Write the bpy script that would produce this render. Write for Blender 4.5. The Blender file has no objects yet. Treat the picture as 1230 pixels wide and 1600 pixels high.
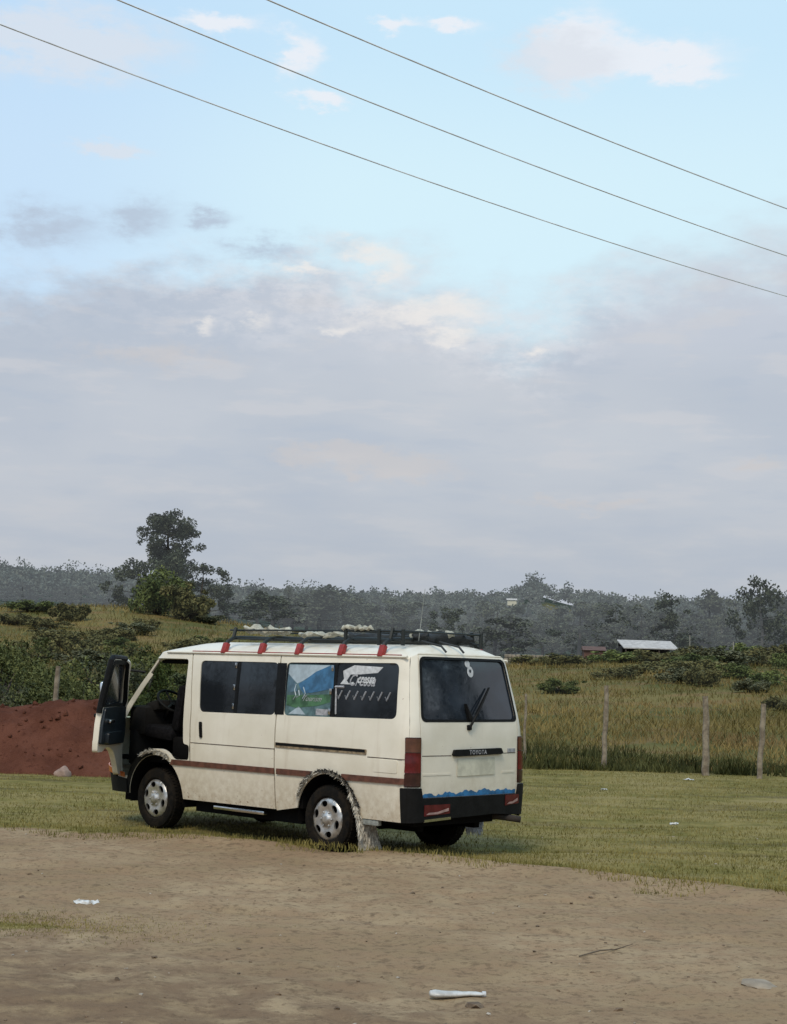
import bpy, bmesh, math, random
import numpy as np
from mathutils import Vector, Matrix, noise
from mathutils.geometry import delaunay_2d_cdt
random.seed(7); rng = np.random.default_rng(7)
S = bpy.context.scene
COL = S.collection
PI = math.pi

# ------------------------------------------------------------------ bookkeeping
def tag(o, label=None, cat=None, group=None, kind=None):
    if label: o['label'] = label
    if cat: o['category'] = cat
    if group: o['group'] = group
    if kind: o['kind'] = kind
    return o
def empty(name, loc=(0, 0, 0), rz=0):
    o = bpy.data.objects.new(name, None); COL.objects.link(o)
    o.location = loc; o.rotation_euler = (0, 0, rz); o.empty_display_size = .2
    return o
def link(name, me, mats, parent=None, loc=None, smooth=None):
    o = bpy.data.objects.new(name, me); COL.objects.link(o)
    for m in (mats if isinstance(mats, (list, tuple)) else [mats]): me.materials.append(m)
    if parent: o.parent = parent
    if loc is not None: o.location = loc
    if smooth is not None:
        me.polygons.foreach_set('use_smooth', [True] * len(me.polygons))
        if smooth < 179: me.set_sharp_from_angle(angle=math.radians(smooth))
    return o
def from_bm(name, bm, mats, parent=None, loc=None, smooth=35):
    me = bpy.data.meshes.new(name); bm.normal_update(); bm.to_mesh(me); bm.free()
    return link(name, me, mats, parent, loc, smooth)
def copy_tree(o, parent=None):
    c = o.copy(); COL.objects.link(c); c.parent = parent
    for ch in list(o.children): copy_tree(ch, c)
    return c

# ------------------------------------------------------------------ materials
def new_mat(name):
    m = bpy.data.materials.new(name); m.use_nodes = True
    nt = m.node_tree; b = nt.nodes['Principled BSDF']
    return m, nt, b
def N(nt, t, **kw):
    n = nt.nodes.new(t)
    for k, v in kw.items():
        if k in n.inputs.keys(): 
            n.inputs[k].default_value = v
        else: setattr(n, k, v)
    return n
def tex(nt, scale, detail=4, rough=.6, vec=None, coord='Object'):
    n = N(nt, 'ShaderNodeTexNoise'); n.inputs['Scale'].default_value = scale
    n.inputs['Detail'].default_value = detail; n.inputs['Roughness'].default_value = rough
    if vec is None:
        vec = N(nt, 'ShaderNodeTexCoord').outputs[coord]
    nt.links.new(vec, n.inputs['Vector'])
    return n.outputs['Fac']
def mathn(nt, op, a, b=None, clamp=False):
    n = N(nt, 'ShaderNodeMath'); n.operation = op; n.use_clamp = clamp
    for i, v in enumerate((a, b)):
        if v is None: continue
        if isinstance(v, (int, float)): n.inputs[i].default_value = v
        else: nt.links.new(v, n.inputs[i])
    return n.outputs[0]
def sstep(nt, v, lo, hi, to0=0., to1=1.):
    n = N(nt, 'ShaderNodeMapRange'); n.interpolation_type = 'SMOOTHSTEP'
    nt.links.new(v, n.inputs['Value'])
    for k_, v_ in (('From Min', lo), ('From Max', hi)):
        if isinstance(v_, (int, float)): n.inputs[k_].default_value = v_
        else: nt.links.new(v_, n.inputs[k_])
    n.inputs['To Min'].default_value = to0; n.inputs['To Max'].default_value = to1
    return n.outputs['Result']
def mixc(nt, fac, a, b, blend='MIX'):
    n = N(nt, 'ShaderNodeMix'); n.data_type = 'RGBA'; n.blend_type = blend
    for s, v in ((n.inputs[0], fac), (n.inputs[6], a), (n.inputs[7], b)):
        if isinstance(v, (int, float)): s.default_value = v
        elif isinstance(v, (tuple, list)): s.default_value = (*v[:3], 1)
        else: nt.links.new(v, s)
    return n.outputs[2]
def bump(nt, b, h, strength=.3, dist=.02):
    n = N(nt, 'ShaderNodeBump'); n.inputs['Strength'].default_value = strength; n.inputs['Distance'].default_value = dist
    nt.links.new(h, n.inputs['Height']); nt.links.new(n.outputs[0], b.inputs['Normal'])
def simple(name, col, rough=.6, metal=0, var=.25, scale=6, bumpk=0, col2=None, spec=.5):
    m, nt, b = new_mat(name)
    f = tex(nt, scale)
    c2 = col2 or tuple(c * (1 - var) for c in col)
    c = mixc(nt, sstep(nt, f, .35, .65), c2, col)
    nt.links.new(c, b.inputs['Base Color'])
    b.inputs['Roughness'].default_value = rough; b.inputs['Metallic'].default_value = metal
    b.inputs['Specular IOR Level'].default_value = spec
    if bumpk: bump(nt, b, tex(nt, scale * 4), bumpk)
    return m

def paint_mat():
    m, nt, b = new_mat('cream_paint')
    tc = N(nt, 'ShaderNodeTexCoord').outputs['Object']
    sx = N(nt, 'ShaderNodeSeparateXYZ'); nt.links.new(tc, sx.inputs[0])
    z = sx.outputs['Z']
    n1 = tex(nt, 2.2, 5, .6, tc); n2 = tex(nt, 14, 4, .7, tc)
    c = mixc(nt, sstep(nt, n1, .3, .7), (.71, .655, .535), (.79, .735, .62))
    # road dust thickest near the sills
    low = sstep(nt, z, .95, .28)
    d = mathn(nt, 'MULTIPLY', low, sstep(nt, n2, .25, .75, .25, 1.))
    c = mixc(nt, mathn(nt, 'MULTIPLY', d, .78), c, (.40, .31, .20))
    # streaks running down
    mp = N(nt, 'ShaderNodeMapping'); mp.inputs['Scale'].default_value = (9, 9, .8); nt.links.new(tc, mp.inputs[0])
    st = tex(nt, 1.0, 3, .6, mp.outputs[0])
    c = mixc(nt, sstep(nt, st, .56, .80, 0, .33), c, (.50, .42, .30))
    sp = mathn(nt, 'ADD', tex(nt, 30, 4, .65, tc), mathn(nt, 'MULTIPLY', sstep(nt, z, .60, .33), .10))
    c = mixc(nt, sstep(nt, sp, .70, .75, 0, .75), c, (.20, .10, .055))
    nt.links.new(c, b.inputs['Base Color'])
    r = mathn(nt, 'ADD', mathn(nt, 'MULTIPLY', d, .4), .42); nt.links.new(r, b.inputs['Roughness'])
    b.inputs['Specular IOR Level'].default_value = .4
    b.inputs['Coat Weight'].default_value = .35; b.inputs['Coat Roughness'].default_value = .12
    bump(nt, b, tex(nt, 2.6, 2, .45, tc), .34, .04)
    return m
def glass_dark(name, col=(.012, .014, .017), rough=.07, spec=.45):
    m, nt, b = new_mat(name)
    tc = N(nt, 'ShaderNodeTexCoord').outputs['Object']
    n = tex(nt, 1.3, 4, .55, tc)
    n2 = tex(nt, 22, 3, .6, tc)
    nt.links.new(mixc(nt, sstep(nt, n, .4, .6), col, tuple(c * 2.2 for c in col)), b.inputs['Base Color'])
    nt.links.new(sstep(nt, n2, .3, .8, rough, rough + .12), b.inputs['Roughness'])
    b.inputs['Specular IOR Level'].default_value = spec
    bump(nt, b, tex(nt, 1.7, 1, .4, tc), .05, .05)
    return m
def glass_clear(name, tint=(.62, .72, .62)):
    m, nt, b = new_mat(name)
    nt.nodes.remove(b)
    tr = N(nt, 'ShaderNodeBsdfTransparent'); tr.inputs[0].default_value = (*tint, 1)
    gl = N(nt, 'ShaderNodeBsdfGlossy'); gl.inputs['Roughness'].default_value = .04; gl.inputs[0].default_value = (.9, .9, .9, 1)
    fr = N(nt, 'ShaderNodeLayerWeight'); fr.inputs[0].default_value = .5
    dirt = tex(nt, 7, 4, .6)
    f = mathn(nt, 'ADD', mathn(nt, 'MULTIPLY', mathn(nt, 'POWER', fr.outputs['Facing'], 4.), .6), sstep(nt, dirt, .4, .8, .03, .09))
    mx = N(nt, 'ShaderNodeMixShader'); nt.links.new(f, mx.inputs[0]); nt.links.new(tr.outputs[0], mx.inputs[1]); nt.links.new(gl.outputs[0], mx.inputs[2])
    nt.links.new(mx.outputs[0], nt.nodes['Material Output'].inputs[0])
    return m
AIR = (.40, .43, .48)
def leaf_mat(name, dark, light, scale=1.2, transl=True, objvar=.25, haze=0.):
    m, nt, b = new_mat(name)
    g = N(nt, 'ShaderNodeNewGeometry')
    oi = N(nt, 'ShaderNodeObjectInfo')
    f = tex(nt, scale, 3, .6, g.outputs['Position'])
    f2 = tex(nt, scale * 7, 2, .6, g.outputs['Position'])
    f = mathn(nt, 'ADD', mathn(nt, 'MULTIPLY', f, .65), mathn(nt, 'MULTIPLY', f2, .35))
    c = mixc(nt, sstep(nt, f, .36, .64), dark, light)
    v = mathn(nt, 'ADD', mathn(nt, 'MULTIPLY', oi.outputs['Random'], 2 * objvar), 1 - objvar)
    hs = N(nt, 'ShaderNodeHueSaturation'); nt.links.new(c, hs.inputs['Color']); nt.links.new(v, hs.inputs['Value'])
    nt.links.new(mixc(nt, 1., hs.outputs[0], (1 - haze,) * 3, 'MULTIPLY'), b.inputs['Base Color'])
    if haze: b.inputs['Emission Color'].default_value = (*AIR, 1); b.inputs['Emission Strength'].default_value = haze  # air haze put into the material: colour dimmed, faint glow added
    b.inputs['Roughness'].default_value = .75; b.inputs['Specular IOR Level'].default_value = .15
    return m

M = {}
M['paint'] = paint_mat()
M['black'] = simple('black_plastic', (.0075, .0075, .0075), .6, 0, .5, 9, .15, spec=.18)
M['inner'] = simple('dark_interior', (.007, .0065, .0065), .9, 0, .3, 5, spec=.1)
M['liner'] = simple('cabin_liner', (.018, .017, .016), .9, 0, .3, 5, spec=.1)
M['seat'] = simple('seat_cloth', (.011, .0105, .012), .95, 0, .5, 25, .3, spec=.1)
M['trim'] = simple('door_trim_vinyl', (.020, .028, .035), .35, 0, .4, 8)
M['glass'] = glass_dark('tinted_glass')
M['rearglass'] = glass_dark('tinted_rear_glass', (.012, .016, .022), .04, .85)
M['clear'] = glass_clear('clear_glass')
M['tyre'] = simple('tyre_rubber', (.0075, .007, .0065), .9, 0, .4, 18, .3, col2=(.018, .014, .010), spec=.12)
M['rim'] = simple('silver_hubcap', (.62, .60, .57), .34, .75, .35, 12, .05)
M['chrome'] = simple('chrome', (.7, .7, .7), .18, 1, .2, 8)
M['railtan'] = simple('dirty_rail', (.30, .225, .135), .7, 0, .6, 18)
M['stripe'] = simple('rub_strip_brown', (.145, .055, .034), .6, 0, .45, 14, .1)
M['red'] = simple('red_paint', (.33, .03, .025), .5, 0, .4, 16)
M['rackmetal'] = simple('rack_black_green', (.011, .016, .015), .55, 0, .4, 10)
M['amber'] = simple('amber_lens', (.13, .050, .025), .2, 0, .35, 10)
M['redlens'] = simple('red_lens', (.14, .012, .012), .15, 0, .45, 10)
M['smoke'] = simple('smoked_lens', (.055, .02, .015), .2, 0, .4, 10)
M['white'] = simple('white_sticker', (.60, .61, .62), .6, 0, .25, 30)
M['greytext'] = simple('worn_grey_sticker', (.40, .40, .42), .6, 0, .4, 30)
M['refl_red'] = simple('reflector_red', (.11, .013, .016), .25, 0, .3, 18)
M['refl_white'] = simple('reflector_white', (.42, .27, .25), .3, 0, .3, 18)
M['blue'] = simple('blue_paint_strip', (.03, .19, .42), .5, 0, .5, 12)
M['plate'] = simple('plate_pale', (.66, .63, .50), .6, 0, .25, 7)
M['fur'] = simple('matted_white_fur', (.72, .67, .57), .95, 0, .5, 40)
M['furblue'] = simple('matted_bluish_fur', (.68, .70, .76), .95, 0, .5, 40)
M['furdark'] = simple('dark_fur', (.06, .055, .05), .95, 0, .5, 40)
M['pressline'] = simple('press_line_brown', (.085, .050, .034), .85, 0, .5, 14, .3)  # dark brown tone of the thin press line strips
M['orange'] = simple('orange_lamp', (.50, .13, .03), .3, 0, .3, 12)
M['p_sky'] = simple('poster_sky', (.40, .48, .53), .35, 0, .25, 9)
M['p_mtn'] = simple('poster_blue_mountain', (.05, .16, .30), .35, 0, .45, 9)
M['p_mtn2'] = simple('poster_grey_mountain', (.09, .16, .21), .35, 0, .4, 9)
M['p_green'] = simple('poster_green', (.07, .17, .08), .35, 0, .6, 9)
M['p_teal'] = simple('poster_teal', (.11, .19, .20), .35, 0, .5, 11)
M['cloth'] = simple('cream_cloth', (.50, .49, .40), .95, 0, .4, 20, .3)
M['clothgrey'] = simple('greyish_cloth', (.35, .37, .34), .95, 0, .4, 20, .3)
M['tarp'] = simple('dark_tarp', (.03, .036, .04), .8, 0, .5, 8, .3)

# ------------------------------------------------------------------ mesh helpers
def tube(bm, pts, rad, seg=8, caps=True):
    pts = [Vector(p) for p in pts]
    rads = rad if isinstance(rad, (list, tuple)) else [rad] * len(pts)
    rings = []; up = None
    for i, p in enumerate(pts):
        t = (pts[min(i + 1, len(pts) - 1)] - pts[max(i - 1, 0)]).normalized()
        if up is None:
            up = Vector((0, 0, 1)) if abs(t.z) < .9 else Vector((1, 0, 0))
        a = t.cross(up).normalized(); b = a.cross(t).normalized(); up = b
        rings.append([bm.verts.new(p + rads[i] * (math.cos(2 * PI * k / seg) * a + math.sin(2 * PI * k / seg) * b)) for k in range(seg)])
    for r0, r1 in zip(rings, rings[1:]):
        for k in range(seg):
            bm.faces.new((r0[k], r0[(k + 1) % seg], r1[(k + 1) % seg], r1[k]))
    if caps:
        bm.faces.new(rings[0][::-1]); bm.faces.new(rings[-1])
def box(bm, c, s, rot=None, bev=0):
    r = bmesh.ops.create_cube(bm, size=1)
    mat = Matrix.Translation(c) @ (rot.to_4x4() if rot else Matrix()) @ Matrix.Diagonal((*s, 1))
    bmesh.ops.transform(bm, matrix=mat, verts=r['verts'])
    if bev:
        es = list({e for v in r['verts'] for e in v.link_edges})
        bmesh.ops.bevel(bm, geom=es, offset=bev, segments=2, affect='EDGES', profile=.5)
def lathe(bm, prof, seg=40, axis='Y', caps=False):
    """prof: list of (radius, along)"""
    rings = []
    for r, a in prof:
        ring = []
        for k in range(seg):
            t = 2 * PI * k / seg
            v = (r * math.cos(t), a, r * math.sin(t)) if axis == 'Y' else (r * math.cos(t), r * math.sin(t), a)
            ring.append(bm.verts.new(v))
        rings.append(ring)
    for r0, r1 in zip(rings, rings[1:]):
        for k in range(seg): bm.faces.new((r0[k], r0[(k + 1) % seg], r1[(k + 1) % seg], r1[k]))
    if caps:
        bm.faces.new(rings[0][::-1]); bm.faces.new(rings[-1])
    bmesh.ops.recalc_face_normals(bm, faces=bm.faces)
def inside(p, poly):
    x, y = p; c = False; n = len(poly)
    for i in range(n):
        x1, y1 = poly[i]; x2, y2 = poly[i - 1]
        if (y1 > y) != (y2 > y) and x < (x2 - x1) * (y - y1) / (y2 - y1) + x1: c = not c
    return c
def densify(poly, step):
    out = []
    for i in range(len(poly)):
        a = poly[i]; b = poly[(i + 1) % len(poly)]
        d = math.hypot(b[0] - a[0], b[1] - a[1]); n = max(1, int(math.ceil(d / step)))
        for k in range(n): out.append((a[0] + (b[0] - a[0]) * k / n, a[1] + (b[1] - a[1]) * k / n))
    return out
def rounded(poly, r, n=5):
    out = []; L = len(poly)
    for i in range(L):
        p = Vector(poly[i]); a = Vector(poly[i - 1]) - p; b = Vector(poly[(i + 1) % L]) - p
        rr = min(r, a.length * .45, b.length * .45)
        A = p + a.normalized() * rr; B = p + b.normalized() * rr
        for k in range(n + 1):
            t = k / n; out.append(tuple((1 - t) ** 2 * A + 2 * t * (1 - t) * p + t * t * B))
    return out
def edge_dist(p, poly):
    P = Vector(p); best = 9
    for i in range(len(poly)):
        a = Vector(poly[i - 1]); b = Vector(poly[i]); ab = b - a
        t = max(0, min(1, (P - a).dot(ab) / max(ab.length_squared, 1e-12)))
        best = min(best, (P - a - ab * t).length)
    return best
def chart_panel(outer, F, holes=(), off=0., step=.07, flange=0., back=False, es=None):
    """a sheet cut out of chart F(a,b,off) along polygons, edges turned in by flange"""
    es = es or step * .6
    loops = [densify(outer, es)] + [densify(h, es) for h in holes]
    vs = []; ed = []
    for lp in loops:
        b0 = len(vs); vs += [Vector(p) for p in lp]
        ed += [(b0 + i, b0 + (i + 1) % len(lp)) for i in range(len(lp))]
    xs = [p[0] for p in outer]; ys = [p[1] for p in outer]
    a = min(xs) + step * .5
    while a < max(xs):
        b = min(ys) + step * .5
        while b < max(ys):
            if inside((a, b), loops[0]) and not any(inside((a, b), h) for h in loops[1:]) and all(edge_dist((a, b), l) > es * .5 for l in loops):
                vs.append(Vector((a, b)))
            b += step
        a += step
    V, E, Fc, *_ = delaunay_2d_cdt(vs, ed, [], 0, 1e-6)
    bm = bmesh.new()
    bv = [bm.verts.new(F(v.x, v.y, off)) for v in V]
    for f in Fc:
        c = sum((V[i] for i in f), Vector((0, 0))) / len(f)
        if inside(c, loops[0]) and not any(inside(c, h) for h in loops[1:]):
            try: bm.faces.new([bv[i] for i in f])
            except ValueError: pass
    par = {v: (V[i].x, V[i].y) for i, v in enumerate(bv)}
    bm.normal_update()
    flip = []
    for f in bm.faces:
        v = f.verts[0]; q = par[v]
        d = Vector(F(q[0], q[1], off + .01)) - Vector(F(q[0], q[1], off))
        if f.normal.dot(d) < 0: flip.append(f)
    bmesh.ops.reverse_faces(bm, faces=flip)
    if flange:
        be = [e for e in bm.edges if len(e.link_faces) == 1]
        low = {}
        for e in be:
            for v in e.verts:
                if v not in low: low[v] = bm.verts.new(F(*par[v], off - flange))
        for e in be:
            l = e.link_faces[0].loops
            v0, v1 = e.verts
            for lp in l:
                if lp.edge == e: v0, v1 = lp.vert, lp.link_loop_next.vert
            bm.faces.new((v1, v0, low[v0], low[v1]))
        if back:
            # inner skin
            for f in [f for f in bm.faces if all(v in par for v in f.verts)]:
                pass
    loose = [v for v in bm.verts if not v.link_faces]
    bmesh.ops.delete(bm, geom=loose, context='VERTS')
    return bm
# ------------------------------------------------------------------ the van: surfaces in van space (X forward, Y left, Z up, origin on ground under rear axle)
VAN_LOC = (.0326, 15.8027, 0); VAN_RZ = math.radians(136.356)
def itp(z, xs, ys): return float(np.interp(z, xs, ys))
def wz(z): return itp(z, [.20, .30, .40, .55, .75, .90, .93, 1.10, 1.27, 1.50, 1.75, 1.80, 1.84, 2.0], [.79, .815, .828, .838, .846, .846, .842, .836, .817, .782, .735, .725, .712, .66])
def xrear(z): return itp(z, [.2, .3, .6, 1.1, 1.2, 1.27, 1.83, 1.87, 2.0], [-1.05, -1.06, -1.065, -1.06, -1.055, -1.045, -.935, -.92, -.86])
def xfront(z): return itp(z, [.2, .3, .6, .95, 1.08, 1.84, 2.0], [3.50, 3.54, 3.59, 3.56, 3.48, 2.82, 2.60])
def fcorner(z): return itp(z, [.9, 1.1, 1.84], [.35, .28, .16])
RR = .125
def side_y(x, z):
    y = wz(z)
    t = xrear(z) + .03 + RR - x
    if t > 0: y -= RR - math.sqrt(max(RR * RR - t * t, 0))
    a = fcorner(z); t = (x - (xfront(z) - a)) / a
    if t > 0: y -= a * (1 - math.sqrt(max(1 - t * t, 0)))
    return y
def side_chart(sg=1):
    def F(x, z, off=0):
        p = Vector((x, side_y(x, z), z)); e = .004
        du = Vector((x + e, side_y(x + e, z), z)) - Vector((x - e, side_y(x - e, z), z))
        dv = Vector((x, side_y(x, z + e), z + e)) - Vector((x, side_y(x, z - e), z - e))
        n = dv.cross(du).normalized()
        p = p + n * off
        return (p.x, p.y * sg, p.z)
    return F
def rear_x(y, z):
    w = wz(z); ay = abs(y); x = xrear(z) + .03 * (ay / w) ** 2
    t = ay - (w - RR)
    if t > 0: x += RR - math.sqrt(max(RR * RR - t * t, 0))
    return x
def rear_chart(y, z, off=0):
    e = .004
    P = lambda a, b: Vector((rear_x(a, b), a, b))
    n = (P(y, z + e) - P(y, z - e)).cross(P(y + e, z) - P(y - e, z)).normalized()
    if n.x > 0: n = -n
    p = P(y, z) + n * off
    return tuple(p)
def front_x(y, z):
    a = fcorner(z); drop = wz(z) - abs(y)
    if drop >= a: return xfront(z)
    q = 1 - max(drop, 0) / a
    return xfront(z) - a + a * math.sqrt(max(1 - q * q, 0))
def front_chart(y, z, off=0):
    e = .004
    P = lambda a, b: Vector((front_x(a, b), a, b))
    n = (P(y, z + e) - P(y, z - e)).cross(P(y + e, z) - P(y - e, z)).normalized()
    if n.x < 0: n = -n
    p = P(y, z) + n * off
    return tuple(p)
SL, SR = side_chart(1), side_chart(-1)
def xe_r(z): return xrear(z) + .03 + RR * .293
def xe_f(z): return xfront(z) - fcorner(z) * .2
def ye_r(z): return wz(z) - RR * .293
def ye_f(z): return wz(z) - fcorner(z) * .4
def arc(cx, cz, r, a0, a1, n=22): return [(cx + r * math.cos(math.radians(a0 + (a1 - a0) * k / n)), cz + r * math.sin(math.radians(a0 + (a1 - a0) * k / n))) for k in range(n + 1)]
def zs(a, b, n=14): return [a + (b - a) * k / n for k in range(n + 1)]

van = empty('parked_van', VAN_LOC, VAN_RZ)
tag(van, 'cream passenger van with open driver door and roof rack, parked on the grass', 'van')
P = lambda name, bm, mat, parent=van, smooth=35: from_bm(name, bm, mat, parent, None, smooth)

TOP = 1.84; GAP = .008
rear_edge_door = [(.72, .345), (.765, 1.24), (.83, 1.80), (.835, TOP)]
front_edge_door = [(2.02, .70), (2.07, 1.245), (2.19, 1.80), (2.20, TOP)]
WIN3 = [(.735, 1.765), (-.785, 1.785), (-.845, 1.275), (.665, 1.25)]
WIN1 = [(2.045, 1.762), (.845, 1.762), (.785, 1.248), (1.938, 1.237)]
OPEN = [(3.22, .505), (3.265, 1.02), (3.185, 1.30), (2.88, 1.755), (2.83, 1.775), (2.25, 1.775), (2.165, 1.05), (2.15, .90), (2.05, .89), (2.05, .735), (2.33, .725), (2.40, .79), (2.50, .825), (2.65, .825), (2.82, .775), (2.92, .70), (3.00, .60), (3.045, .515)]
RARCH = arc(0, .31, .42, 173, 10)            # from behind the wheel over to its front
FARCH = arc(2.59, .31, .45, 3, 176)

# --- body (left flank pieces, right flank, rear, front, roof joined in one shell)
def quarter(door=True):
    o = [(-.42, .355)] + RARCH + [(.705, .335)]
    o += [(x - GAP, z) for x, z in rear_edge_door]
    o += [(xe_r(z), z) for z in zs(TOP, .355)]
    return o
def front_piece():
    o = [(x + GAP, z) for x, z in front_edge_door if z > .72]
    o = [(2.035, .70)] + o
    o += [(xe_f(TOP), TOP)] + [(xe_f(z), z) for z in zs(TOP, .34)][1:]
    o += FARCH[:]
    # FARCH runs front -> rear; stop where it falls under the strip at z=.70
    o = [p for p in o if not (p[1] < .70 and p[0] < 2.5)]
    o += [(2.37, .70)]
    return o
bm = chart_panel(quarter(), SL, [rounded(WIN3, .07)], flange=.014)
def merge(dst, src):
    me = bpy.data.meshes.new('tmp'); src.to_mesh(me); src.free(); dst.from_mesh(me); bpy.data.meshes.remove(me)
fp = front_piece()
merge(bm, chart_panel(fp, SL, [rounded(OPEN, .04)], flange=.05))
# right flank: one sheet with three window holes
rw = [[(2.045, 1.762), (.80, 1.762), (.74, 1.248), (1.938, 1.237)], WIN3, [(3.08, 1.22), (3.08, 1.32), (2.80, 1.72), (2.30, 1.73), (2.22, 1.22)]]
o = [(-.42, .355)] + RARCH + [(.705, .335)] + [(2.14, .335)] + FARCH[::-1] + [(xe_f(z), z) for z in zs(.34, TOP)] + [(xe_r(z), z) for z in zs(TOP, .355)]
merge(bm, chart_panel(o, SR, [rounded(h, .06) for h in rw], flange=.014))
# rear corner posts and header (tailgate is its own part)
TG = [(.672, .575), (.690, 1.15), (.690, 1.27), (.618, 1.80), (.60, 1.868)]
tg = [(y, z) for y, z in TG] + [(-y, z) for y, z in TG[::-1]]
tgo = [(y + .006 * (1 if y > 0 else -1), z + (.006 if z > 1.8 else -.006 if z < .6 else 0)) for y, z in tg]
o = [(ye_r(z), z) for z in zs(.40, TOP)] + [(.58, 1.885), (-.58, 1.885)] + [(-ye_r(z), z) for z in zs(TOP, .40)]
merge(bm, chart_panel(o, rear_chart, [tgo], step=.05, flange=.02))
# front face with windscreen hole
o = [(ye_f(z), z) for z in zs(.34, TOP)] + [(-ye_f(z), z) for z in zs(TOP, .34)]
WS = rounded([(.62, 1.79), (-.62, 1.79), (-.69, 1.13), (.69, 1.13)], .08)
merge(bm, chart_panel(o, front_chart, [WS], flange=.02))
# roof
nu, nv = 44, 26; grid = []
for i in range(nu + 1):
    u = i / nu; row = []
    for j in range(nv + 1):
        v = -1 + 2 * j / nv
        v = math.copysign(1 - (1 - abs(v)) ** 1.6, v)
        w0 = .712
        xr_ = rear_x(v * w0, TOP) + .004; xf_ = front_x(v * w0, TOP) - .004
        uu = .5 - .5 * math.cos(PI * u)
        x = xr_ + (xf_ - xr_) * uu
        e = min(1, (x - xr_) / .17) if x < 1 else min(1, (xf_ - x) / .5)
        e = max(e, 0) ** .55
        z = TOP + .128 * (1 - abs(v) ** 2.7) ** .66 * e
        row.append(bm.verts.new((x, v * w0, z)))
    grid.append(row)
for i in range(nu):
    for j in range(nv):
        bm.faces.new((grid[i][j], grid[i + 1][j], grid[i + 1][j + 1], grid[i][j + 1]))
body = P('body', bm, M['paint'], smooth=32)

# gutter: thin drip rail, its top edge painted red
for sg in (1, -1):
    bm = bmesh.new(); tube(bm, [(x, sg * (wz(TOP) + .008), TOP + .002) for x in np.linspace(-.87, 2.62, 20)], .013, 6)
    P('gutter', bm, M['paint'])
bm = bmesh.new(); tube(bm, [(x, wz(TOP) + .010, TOP + .018) for x in np.linspace(-.80, 2.2, 20)], .006, 6)
P('gutter_stripe', bm, M['red'])

# --- sliding door
o = [(x + GAP, z) for x, z in rear_edge_door] + [(x - GAP, z) for x, z in front_edge_door[::-1]] + [(2.365, .69)]
o += [p for p in FARCH if p[1] < .69 and p[0] < 2.5] + [(2.14, .335)]
sd = P('sliding_door', chart_panel(o, SL, [rounded(WIN1, .07)], flange=.014), M['paint'])
bm = bmesh.new()
o = rounded([(1.845, .975), (1.885, .975), (1.91, 1.135), (1.87, 1.135)], .015)
P('handle', chart_panel(o, SL, off=.012, step=.03, flange=.012), M['black'], sd)
def pane(name, poly, r, mat, parent, F=SL, off=-.009):
    return P(name, chart_panel(rounded(poly, r) if r else poly, F, off=off, step=.08), mat, parent)
pane('window', [(2.06, 1.775), (1.455, 1.775), (1.395, 1.225), (1.95, 1.225)], .06, M['glass'], sd)
pane('window', [(1.425, 1.775), (.83, 1.775), (.77, 1.235), (1.365, 1.23)], .02, M['glass'], sd)
pane('window_divider', [(1.465, 1.775), (1.420, 1.775), (1.362, 1.23), (1.408, 1.23)], 0, M['black'], sd, off=-.004)
bm = bmesh.new()
for (x, z) in ((1.475, 1.72), (1.448, 1.50), (1.425, 1.31)):
    bm = bmesh.new(); box(bm, Vector(SL(x, z, .002)), (.03, .012, .055), bev=.003); P('latch', bm, M['chrome'], sd)
P('rub_strip', chart_panel([(.735, .684), (.74, .738), (2.31, .730), (2.335, .676)], SL, off=.014, step=.05, flange=.014), M['stripe'], sd)
P('press_line', chart_panel([(.745, .917), (.745, .925), (2.03, .921), (2.03, .914)], SL, off=.0018, step=.05), M['pressline'], sd)

# --- quarter panel fittings
pane('window', [(.752, 1.778), (.035, 1.778), (-.016, 1.24), (.655, 1.238)], .02, M['glass'], van)
qw = pane('window', [(.022, 1.778), (-.80, 1.798), (-.862, 1.262), (-.03, 1.24)], .07, M['glass'], van)
P('window_divider', chart_panel([(.860, 1.757), (.728, 1.757), (.660, 1.257), (.790, 1.255)], SL, off=.0035, step=.06, flange=.004), M['black'], van)
pane('window_divider', [(.055, 1.785), (.015, 1.785), (-.036, 1.238), (.004, 1.238)], 0, M['black'], van, off=-.004)
bm = bmesh.new()
for (x, z) in ((.075, 1.72), (.052, 1.50), (.032, 1.31)):
    bm = bmesh.new(); box(bm, Vector(SL(x, z, .002)), (.028, .012, .055), bev=.003); P('latch', bm, M['chrome'])
P('rub_strip', chart_panel([(-.975, .697), (-.975, .750), (-.20, .744), (-.20, .690)], SL, off=.014, step=.05, flange=.014), M['stripe'])
P('rub_strip', chart_panel([(.20, .688), (.20, .742), (.70, .738), (.70, .684)], SL, off=.014, step=.05, flange=.014), M['stripe'])
rl = P('door_rail', chart_panel(rounded([(-.505, .936), (-.505, .985), (.735, .988), (.735, .938)], .008), SL, off=.008, step=.05, flange=.008), M['railtan'])
P('slot', chart_panel([(-.49, .957), (-.49, .982), (.725, .985), (.725, .960)], SL, off=.011, step=.05), M['black'], rl)
P('press_line', chart_panel([(-.975, .915), (-.975, .922), (-.52, .922), (-.52, .915)], SL, off=.0018, step=.05), M['pressline'])
P('fuel_flap', chart_panel(rounded([(-.90, .79), (-.90, .905), (-.60, .905), (-.60, .79)], .02), SL, off=.004, step=.05, flange=.006), M['paint'])

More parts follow.
